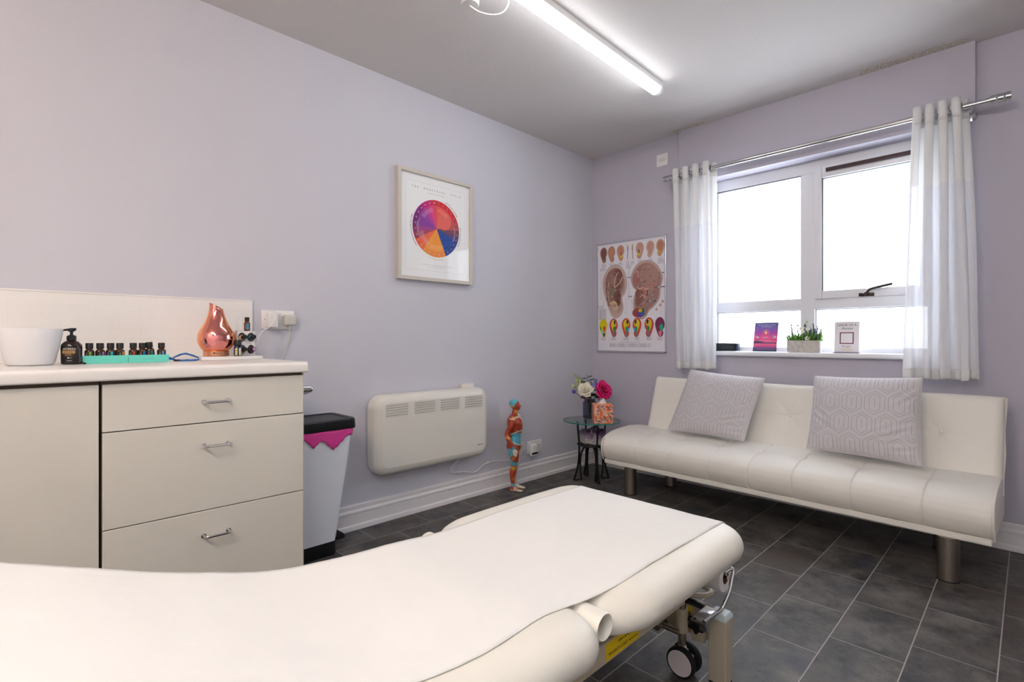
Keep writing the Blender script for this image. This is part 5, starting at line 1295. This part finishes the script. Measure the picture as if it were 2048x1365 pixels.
# leaflet in a clear holder, leaning back a little
fl = thing('leaflet', 'purple and pink sunset leaflet in a clear stand on the sill', 'leaflet', (3.368, 1.168, SZ), (R(90), 0, R(-90)))
MB().box(-.072, .072, .0005, .19, -.005, -.0008, bev=.0008).box(-.072, .072, .0005, .003, -.03, .012).build('acrylic_stand', M_glass, fl)
a = Art(); rn = random.Random(8)
grad = ['5b5c98', '6160a2', '6a63ac', '7a62b4', '8a60b8', '9c58b8', 'b050b4', 'c84fae', 'e053a4', 'f0609c', 'ee5c90', 'e05088']
Sx = lambda x, y: (x - (.19 - y) * .0, y)
for i, c in enumerate(grad): a.rect(-.070, .070, .188 - (i + 1) * .0098, .188 - i * .0098, 0, c)
for y0, y1, c in ((.060, .0704, 'f56a9e'), (.052, .060, '7c4876'), (.044, .052, 'e47098'), (.032, .044, 'e8568c'), (.022, .032, '8e5a92'), (.008, .022, '5e4a76'), (.001, .008, '3c3a56')): a.rect(-.070, .070, y0, y1, 0, c)
a.shape([(-.070, .053), (-.04, .058), (0, .063), (-.02, .066), (-.045, .069), (-.070, .067)], .0002, '5a3a6c')
a.text('Discover Holistic Healing', .0, .173, .0105, .0004, 'e4e0f4', sx=.95); a.text('for Menopause', .0, .163, .0100, .0004, 'e4e0f4'); a.line([(-.058, .154), (.058, .154)], .0006, .0004, 'a8a0d0')
a.ring(0, .122, .020, .0225, 0, 360, .0004, 'c080c0', 24); a.ring(0, .122, .0165, .0175, 0, 360, .0004, 'd090b0', 24); a.disc(0, .122, .0155, .0004, 'e0708c'); a.shape([(0, .141), (.007, .124), (.004, .114), (-.004, .114), (-.007, .124)], .0006, 'f0b880'); a.disc(0, .120, .0055, .0008, 'fff0d8')
a.shape([(-.016, .112), (-.006, .116), (0, .110), (.006, .116), (.016, .112), (.010, .102), (-.010, .102)], .0007, 'f05a80')
a.fine(0, .0925, .044, 1, .0075, .0006, 'f8e4f4', rnd=rn); a.fine(0, .083, .075, 1, .003, .0006, 'f4c0dc', rnd=rn)
for sx_ in (-1, 1):
    for q in range(9): a.disc(sx_ * .048 + rn.uniform(-.011, .011), .098 + rn.uniform(-.008, .010), rn.uniform(.003, .0055), .0006 + q * .00005, rn.choice(['8a84a0', 'b8b0c4', '6e6c84', 'dcd6e4']), 8)
a.fine(0, .074, .11, 2, .004, .0006, 'f8c4dc', rnd=rn); a.fine(0, .020, .11, 3, .004, .0006, '8a7aa4', rnd=rn)
a.build('leaflet_print', M_print, fl, M=Matrix.Shear('XY', 4, (0.0, 0.0)), sharp=0)
for o_ in [q for q in bpy.data.objects if q.parent == fl]: o_.rotation_euler = (R(-14), 0, 0)
# planter
pln = thing('planter_box', 'pale concrete planter of artificial grass, lavender and white flowers', 'plant', (3.352, .9365, SZ))
HX, HY, HH = .030, .087, .070
m = MB(); m.box(-HX, HX, -HY, -HY + .006, .0008, HH, bev=.0012); m.box(-HX, HX, HY - .006, HY, .0008, HH, bev=.0012); m.box(-HX, -HX + .006, -HY + .005, HY - .005, .0008, HH, bev=.0012); m.box(HX - .006, HX, -HY + .005, HY - .005, .0008, HH, bev=.0012); m.box(-HX + .005, HX - .005, -HY + .005, HY - .005, .0008, .055)
m.build('trough', M_concrete, pln)
rn = random.Random(2); m = MB()
for i in range(520):
    x, y = rn.uniform(-HX + .006, HX - .006), rn.uniform(-HY + .004, HY - .004); h_ = rn.uniform(.030, .080); lx, ly = rn.gauss(0, .010), rn.gauss(0, .012) + y * .22
    m.col(rn.choice(['4f8a2a', '6aa636', '3d7424', '86bb4a', '2f5e20', '9acb5c'])); w = .0018
    a_ = rn.uniform(0, PI); s_ = Vector((math.cos(a_), math.sin(a_), 0)) * w; p0 = Vector((x, y, .054)); p2 = Vector((x + lx, y + ly, .054 + h_)); p1 = (p0 + p2) / 2 + Vector((0, 0, .006))
    m.grid([[p0 - s_, p0 + s_], [p1 - s_ * .9, p1 + s_ * .9], [p2 - s_ * .12, p2 + s_ * .12]])
tag(m.build('grass', attr_mat('artificial_grass', .5), pln, sharp=0), kind='stuff')
for (y, top, ly) in ((.060, .145, .008), (.010, .150, -.006), (.028, .120, .008), (-.010, .145, .008), (-.030, .130, 0), (-.050, .150, 0), (-.062, .135, -.010), (-.048, .120, -.008), (-.038, .115, .004), (-.070, .118, -.014), (.0, .110, .004)):
    top += .018; x = rn.uniform(-.014, .014); P_ = spline([(x, y, .054), (x, y + ly * .4, .09), (x + rn.uniform(-.005, .005), y + ly, top)], 6)
    q = MB().tube(P_, .0010, 5).build('lavender_stem', M_stem, pln)
    m = MB()
    n_ = int((top - .075) / .0042)
    for k_ in range(n_):
        z = top - k_ * .0042; p = P_[-1] + (P_[6] - P_[-1]) * (k_ * .0042 / max(.01, (P_[-1] - P_[6]).length))
        for _ in range(3): m.col(rn.choice(['4a4468', '5c4f7e', '3a3a58', '6c5a88'])); m.ball(p + Vector((rn.uniform(-.004, .004), rn.uniform(-.0045, .0045), 0)), rn.uniform(.0016, .0028), u=6, v=4)
    m.build('lavender_spike', attr_mat('lavender', .7), pln, sharp=0)
for (y, z, s_) in ((.014, .140, .015), (-.024, .138, .014), (.004, .120, .013), (-.020, .082, .015), (-.012, .178, .009), (.035, .158, .007)):
    x = -.018 if z < .14 else 0; c = Vector((x, y, z)); m = MB().col('eef0e4' if s_ > .0091 else 'a9c98a'); nr = Vector((-.8, .1, .45)).normalized(); sd = nr.orthogonal().normalized()
    for k_ in range(5): petal(m, c, Matrix.Rotation(k_ * 2 * PI / 5, 3, nr) @ sd, nr, s_, s_ * .5, .1, .2, 4)
    if s_ > .0091: m.col('e2d67a'); m.ball(c + nr * .002, .0022, u=8, v=5)
    m.build('white_flower', attr_mat('white_petals', .6), pln, sharp=0)
    MB().tube(spline([(0, y * .8, .054), (x * .6, y, (z + .054) / 2), c], 5), .0008, 5).build('flower_stem', M_leafl, pln)
rs = thing('review_sign', 'small white rounded standing sign with a burgundy square, right of the planter', 'sign', (3.357, .7265, SZ), (R(90), 0, R(-90)))
m = MB(); m.prism(rrect(-.060, .060, .004, .178, .010, 6), -.0045, -.0008); m.build('sign_plate', pm('sign_white', 'eceaee', .35), rs)
MB().box(-.0635, .0635, .0006, .0038, -.028, .016, bev=.001).build('sign_base', pm('burgundy_base', '4a1c3c', .4), rs)
a = Art(); a.text('LEAVE US A', 0, .158, .0195, 0, '2c2c30', sx=.92); a.text('Review', .0, .139, .0185, 0, '4a4a4e', shear=.45)
a.rect(-.0335, .0335, .052, .117, .0002, '6f1f48'); a.rect(-.0285, .0285, .057, .112, .0004, 'f2f0f2')
xx = -.018
for chx, c in zip('Google', ('4a7fd8', 'd84a40', 'e8b82c', '4a7fd8', '3c9a50', 'd84a40')): a.text(chx, xx, .038, .0145, .0002, c); xx += .0072 if chx != 'l' else .0058
for i in range(5):
    cx = -.022 + i * .011; a.shape([(cx + (.0042 if q % 2 == 0 else .0018) * math.sin(q * PI / 5), .022 + (.0042 if q % 2 == 0 else .0018) * math.cos(q * PI / 5)) for q in range(10)], .0002, 'f0c434')
a.build('sign_print', M_print, rs, sharp=0, M=Matrix.Translation((0, 0, -.0004)))
for o_ in [q for q in bpy.data.objects if q.parent == rs and q.name.split('.')[0] != 'sign_base']: o_.rotation_euler = (R(-5), 0, 0)
# ------------------------------------------------------------------ treatment couch (local origin on the floor under its centre line)
ct = thing('treatment_couch', 'cream padded treatment couch with raised head end, on a beige metal frame', 'treatment couch', (0, .8625, 0))
CW = .335; CY = .012          # half width
XG = .818           # the gap between the sections
def topz(x):
    if x > XG: return .455 + .004 * math.sin((x - XG) * 4.5)
    P_ = [(-.62, .882), (-.4, .794), (-.2, .712), (-.006, .630), (.115, .582), (.18, .556), (.266, .526), (.36, .497), (.457, .478), (.574, .470), (.70, .466), (.79, .457), (.83, .455)]
    for a_, b_ in zip(P_, P_[1:]):
        if x <= b_[0]:
            k_ = (x - a_[0]) / (b_[0] - a_[0]); return a_[1] + (b_[1] - a_[1]) * k_
    return .455
def section(name, xa, xb, rc, CW, CY, rc2, th=.085):
    m = MB(); rows = []; n = 90
    xs = sorted(set([xa + rc * (1 - math.cos(R(q * 7.5))) for q in range(13)] + [xb - rc2 * (1 - math.cos(R(q * 7.5))) for q in range(13)] + [xa + (xb - xa) * i / n for i in range(1, n)]))
    for x in xs:
        e = min(x - xa, xb - x); k_ = 1
        rq = rc if (x - xa) < (xb - x) else rc2
        if e < rq: k_ = math.sqrt(max(0, 1 - (1 - e / rq) ** 2))
        hw_ = CW - rq * .8 * (1 - k_)                      # plan corner rounding
        er = .045; ke = 1
        if e < er: ke = math.sqrt(max(0, 1 - (1 - e / er) ** 2))
        drop = (1 - ke) * .040; bot = (1 - ke) * .030; tz = (topz(x - .03) + topz(x) + topz(x + .03)) / 3
        row = []; r1, h1 = .070, .052
        prof = [(-hw_ + .05, -th), (hw_ - .05, -th)] + [(hw_ - .022, -th + .004), (hw_ - .006, -th + .014), (hw_, -h1)]
        prof += [(hw_ - r1 + r1 * math.cos(R(q)), -h1 + h1 * math.sin(R(q)) ** .85) for q in range(10, 91, 10)]
        prof += [(0, .0)]
        prof += [(-(hw_ - r1 + r1 * math.cos(R(q))), -h1 + h1 * math.sin(R(q)) ** .85) for q in range(90, 9, -10)]
        prof += [(-hw_, -h1), (-hw_ + .006, -th + .014), (-hw_ + .022, -th + .004)]
        for y, z in prof:
            zz = z - drop if z > -.04 else (z + bot if z < -h1 - .001 else z - drop * .3)
            row.append((x, y + CY, tz + zz + .0015 * noise.noise(Vector((x * 6, y * 6, 0)))))
        rows.append(row)
    vs = m.grid(rows, closev=True); m.face(vs[0]); m.face(vs[-1]); bmesh.ops.recalc_face_normals(m.bm, faces=m.bm.faces)
    return m.build(name, M_vinyl, ct, sharp=0)
section('foot_cushion', XG + .010, 1.480, .145, .335, .012, .095)
section('main_cushion', -.62, XG - .016, .08, .3125, -.012, .085)
m = MB(); rows = []     # rolled filler strip lying in the gap
yy_ = [-CW + CY + .030, CW + CY - .060]; rws = [[(XG - .006 + r * math.cos(a_), y, .426 + r * math.sin(a_)) for a_ in [2 * PI * q / 28 for q in range(28)]] for y, r in ((yy_[0] + .05, .022), (yy_[0] + .004, .0225), (yy_[0], .0245), (yy_[0] + .004, .0265), (yy_[1] - .004, .0265), (yy_[1], .0245), (yy_[1] - .004, .0225))]
m.grid(rws, closev=True); bmesh.ops.recalc_face_normals(m.bm, faces=m.bm.faces); m.build('gap_roll', M_vinyl, ct, solid=.0012)
# paper sheet over the cushions, running down over the foot end to the roll
def sheet():
    m = MB(); rows = []; nx = 240
    xs = [-.575 + (1.448 + .575) * i / nx for i in range(nx + 1)]
    for x in xs:
        tz = (topz(x - .03) + topz(x) + topz(x + .03)) / 3 + .0010
        e = 1.480 - x
        if e < .045: tz -= (1 - math.sqrt(max(0, 1 - (1 - e / .045) ** 2))) * .040
        row = []
        for j in range(41):
            v = j / 40; y = -.252 + .504 * v + .004 * noise.noise(Vector((x * 5, (v > .5) * 9, 0)))
            if v < .5: y += .028 * math.exp(-((x - .72) / .12) ** 2) * -1 * (1 - v * 2) * -.55
            w = .0018 * noise.noise(Vector((x * 11, y * 4, 5))) + .0010 * noise.noise(Vector((x * 30, y * 9, 2)))
            edge = min(v, 1 - v); z = tz + abs(w) + .0004
            yo = abs(y - CY) - (CW - .070)
            if yo > 0: z -= .052 * (1 - math.sqrt(max(0, 1 - (yo / .07) ** 2)) ** .85)
            if edge < .05: z += .0006 * abs(math.sin(x * 17 + v * 3)) * (1 - edge / .05)
            row.append((x, y, z))
        rows.append(row)
    for (x, dz) in ((1.472, -.017), (1.482, -.035), (1.4845, -.060), (1.480, -.085), (1.473, -.120)):
        rows.append([(x, -.252 + .504 * j / 40, .455 + dz) for j in range(41)])
    m.grid(rows)
    return m
ps_ = sheet().build('couch_paper', M_paper, sharp=0, loc=(0, .8625, 0), solid=.0004)
tag(ps_, 'white paper sheet laid over the length of the cream couch', 'paper sheet')
# paper roll on its holder
pr = thing('paper_roll', 'white paper roll hung below the foot end of the couch', 'paper roll', (1.436, .8625, .308))
m = MB(); m.mat(0); L_2 = .262
rws = [[(r * math.cos(a_), y, r * math.sin(a_)) for a_ in [2 * PI * q / 40 for q in range(40)]] for y, r in ((-L_2, .019), (-L_2, .0405), (-L_2 + .001, .0415), (L_2 - .001, .0415), (L_2, .0405), (L_2, .019))]
m.grid(rws, closev=True); m.build('roll', M_tissue, pr)
m = MB(); m.grid([[(r * math.cos(a_), y, r * math.sin(a_)) for a_ in [2 * PI * q / 32 for q in range(32)]] for y, r in ((-L_2, .0192), (L_2, .0192))], closev=True, flip=True)
m.grid([[(.0165 * math.cos(a_), y, .0165 * math.sin(a_)) for a_ in [2 * PI * q / 32 for q in range(32)]] for y in (-L_2, L_2)], closev=True)
m.build('core', pm('card_core', '8a5f48', .8), pr)
m = MB(); m.tube([(0, -L_2 - .018, 0), (0, L_2 + .018, 0)], .0055, 10); m.build('spindle', M_chrome, ct, M=Matrix.Translation((1.436, 0, .308)))
# chrome holder arms rising from the frame
for sg in (-1, 1):
    m = MB(); y = sg * .279
    m.tube(spline([(1.30, sg * .262, .234), (1.35, sg * .264, .234), (1.385, sg * .268, .236), (1.400, sg * .272, .248), (1.418, y, .278), (1.438, y, .312), (1.446, y, .326), (1.444, sg * .275, .333), (1.434, sg * .266, .326), (1.432, sg * .262, .316)], 6), .0052, 12)
    m.box(1.30, 1.385, sg * .245 - .020, sg * .245 + .020, .2235, .2305, bev=.001); m.box(1.33, 1.35, sg * .245 - .01, sg * .245 + .01, .19, .2235)
    m.build('roll_holder', M_chrome, ct)
# upper frame
m = MB()
for sg in (-1, 1): m.box(.10, 1.20, sg * .245 - .015, sg * .245 + .015, .318, .362, bev=.003)
for x in (.14, .50, .86, 1.16): m.box(x - .015, x + .015, -.231, .231, .322, .358, bev=.002)
m.build('upper_frame', M_beige, ct)
m = MB()
for sg in (-1, 1): m.box(1.17, 1.42, sg * .215 - .012, sg * .215 + .012, .335, .360, bev=.002); m.box(.86, 1.40, sg * .17 - .01, sg * .17 + .01, .358, .372)
m.box(1.38, 1.40, -.22, .22, .335, .372)
m.build('foot_section_frame', M_beige, ct)
m = MB()
for sg in (-1, 1):
    m.tube([(.16, sg * .20, .355), (-.10, sg * .20, .565), (-.50, sg * .20, .735)], .014, 8)
m.tube([(.05, 0, .26), (-.16, 0, .545)], .013, 12)
m.build('head_section_frame', M_beige, ct)
a = Art(); a.rect(.862, .985, .3225, .3585, 0, 'dcbc0a')
a.text('MAXIMUM LOAD', .905, .333, .0105, .0004, '2b2608', sx=.85); a.fine(.963, .333, .034, 1, .006, .0004, '2b2608'); a.fine(.93, .348, .05, 1, .006, .0004, '2b2608')
a.build('load_sticker', M_print, ct, M=Matrix.Translation((0, -.2604, 0)) @ Matrix.Rotation(R(90), 4, 'X'), sharp=0)
# lifting arms
m = MB()
for sg in (-1, 1): m.tube([(.35, sg * .17, .125), (.95, sg * .17, .325)], .016, 8); m.tube([(.95, sg * .15, .125), (.35, sg * .15, .325)], .016, 8)
m.cyl((.50, 0, .13), (.86, 0, .31), .022)
m.build('lifting_arms', M_beige, ct)
m = MB()
m.box(.012, 1.435, -.028, .028, .11, .15, bev=.003)
m.build('base_rail', M_beige, ct)
for xe in (1.447, .0):
    m = MB(); m.box(xe - .012, xe + .012, -.2175, .2175, .108, .196, bev=.003); m.build('cross_beam', M_beige, ct)
    for sg in (-1, 1):
        y = sg * .2425
        m = MB().mat(0); m.box(xe - .025, xe + .025, y - .025, y + .025, .006, .186, bev=.004, seg=3)
        m.build('leg', M_beige, ct)
        m = MB(); v = m.grid([[(xe + p[0], y + p[1], z) for p in rrect(-w_, w_, -w_, w_, .004, 3)] for w_, z in ((.0262, .1862), (.0262, .193), (.021, .201), (.012, .2035))], closev=True); m.face(v[-1]); m.face(list(reversed(v[0]))); m.build('leg_cap', M_cap, ct)
        MB().box(xe - .0235, xe + .0235, y - .0235, y + .0235, .0005, .0055).build('leg_foot', M_rubber, ct)
def castor(xc, yc):
    m = MB(); m.cyl((xc, yc, .088), (xc, yc, .215), .0115); m.build('castor_stem', M_brush, ct)
    m = MB(); m.lathe([(.0155, .122), (.0170, .124), (.0170, .190), (.0150, .192)], (xc, yc, 0), 24); m.box(xc, xc + .04, yc - .008, yc + .008, .135, .18); m.build('castor_sleeve', M_beige, ct)
    m = MB(); m.lathe([(.012, .084), (.0125, .076), (.0175, .072), (.0185, .060), (.014, .045)], (xc + .000, yc, 0), 20); m.box(xc - .007, xc + .007, yc - .012, yc + .022, .022, .07, bev=.005); m.box(xc - .006, xc + .006, yc - .034, yc - .010, .026, .066, bev=.004); m.build('castor_fork', pm('castor_grey', 'cfc6c2', .45), ct)
    for sg in (-1, 1):
        m = MB().mat(0); x0_ = xc + sg * .009; x1_ = xc + sg * .029; q = Matrix.Translation((x0_, yc - .006, .0435)) @ Matrix.Rotation(R(90) * sg, 4, 'Y')
        m.lathe([(.034, 0), (.041, .001), (.0430, .005), (.0430, .014), (.041, .019), (.036, .0205)], seg=40, M=q); m.mat(1); m.lathe([(.036, .0206), (.0345, .0218), (0, .0225)], seg=40, M=q)
        m.build('castor_wheel', [M_rubber, pm('castor_disc', 'd8cfd0', .45)], ct)
for xc in (1.405, .05):
    for sg in (-1, 1): castor(xc, sg * .148)
# brake bar, adjusting knob and levers at the foot end
m = MB(); m.cyl((1.385, -.148, .128), (1.385, .148, .128), .0085); m.box(1.375, 1.392, -.078, -.070, .11, .215); m.tube([(1.36, -.09, .128), (1.41, -.09, .128)], .010, 12); m.build('brake_bar', M_brush, ct)
m = MB(); m.box(1.425, 1.437, -.205, -.165, .10, .215, bev=.002); m.build('hinge_plate', M_beige, ct)
kn = MB(); q = Matrix.Translation((1.424, -.188, .155)) @ Matrix.Rotation(R(-90), 4, 'Y')
kn.lathe([(.010, 0), (.0215, .004), (.0235, .010), (.0225, .018), (.012, .022), (0, .0225)], seg=72, M=q, rib=(6, .16)); kn.build('adjusting_knob', M_black, ct)
m = MB(); m.tube(spline([(1.395, -.15, .222), (1.400, -.176, .221), (1.405, -.20, .218), (1.408, -.213, .215)], 5), [.008] + [.011] * 14 + [.008], 12, flat=(.75, 1)); m.build('brake_grip', M_black, ct)
m = MB(); m.tube(spline([(1.36, -.13, .240), (1.400, -.165, .237), (1.440, -.198, .232), (1.468, -.205, .232), (1.487, -.192, .232), (1.490, -.172, .233), (1.482, -.160, .233)], 6), .0072, 12); m.tube([(1.487, -.166, .233), (1.470, -.146, .234)], .0085, 12)
m.build('release_lever', M_beige, ct)
m = MB(); m.tube([(1.395, -.17, .305), (1.425, -.20, .293)], [.010, .009], 12); m.ball((1.427, -.202, .292), .009); m.tube([(1.34, -.12, .325), (1.397, -.172, .304)], .005, 8); m.build('backrest_lever', M_black, ct)
MB().box(1.4225, 1.4245, -.170, -.150, .178, .192).build('warning_sticker', M_yellow, ct)
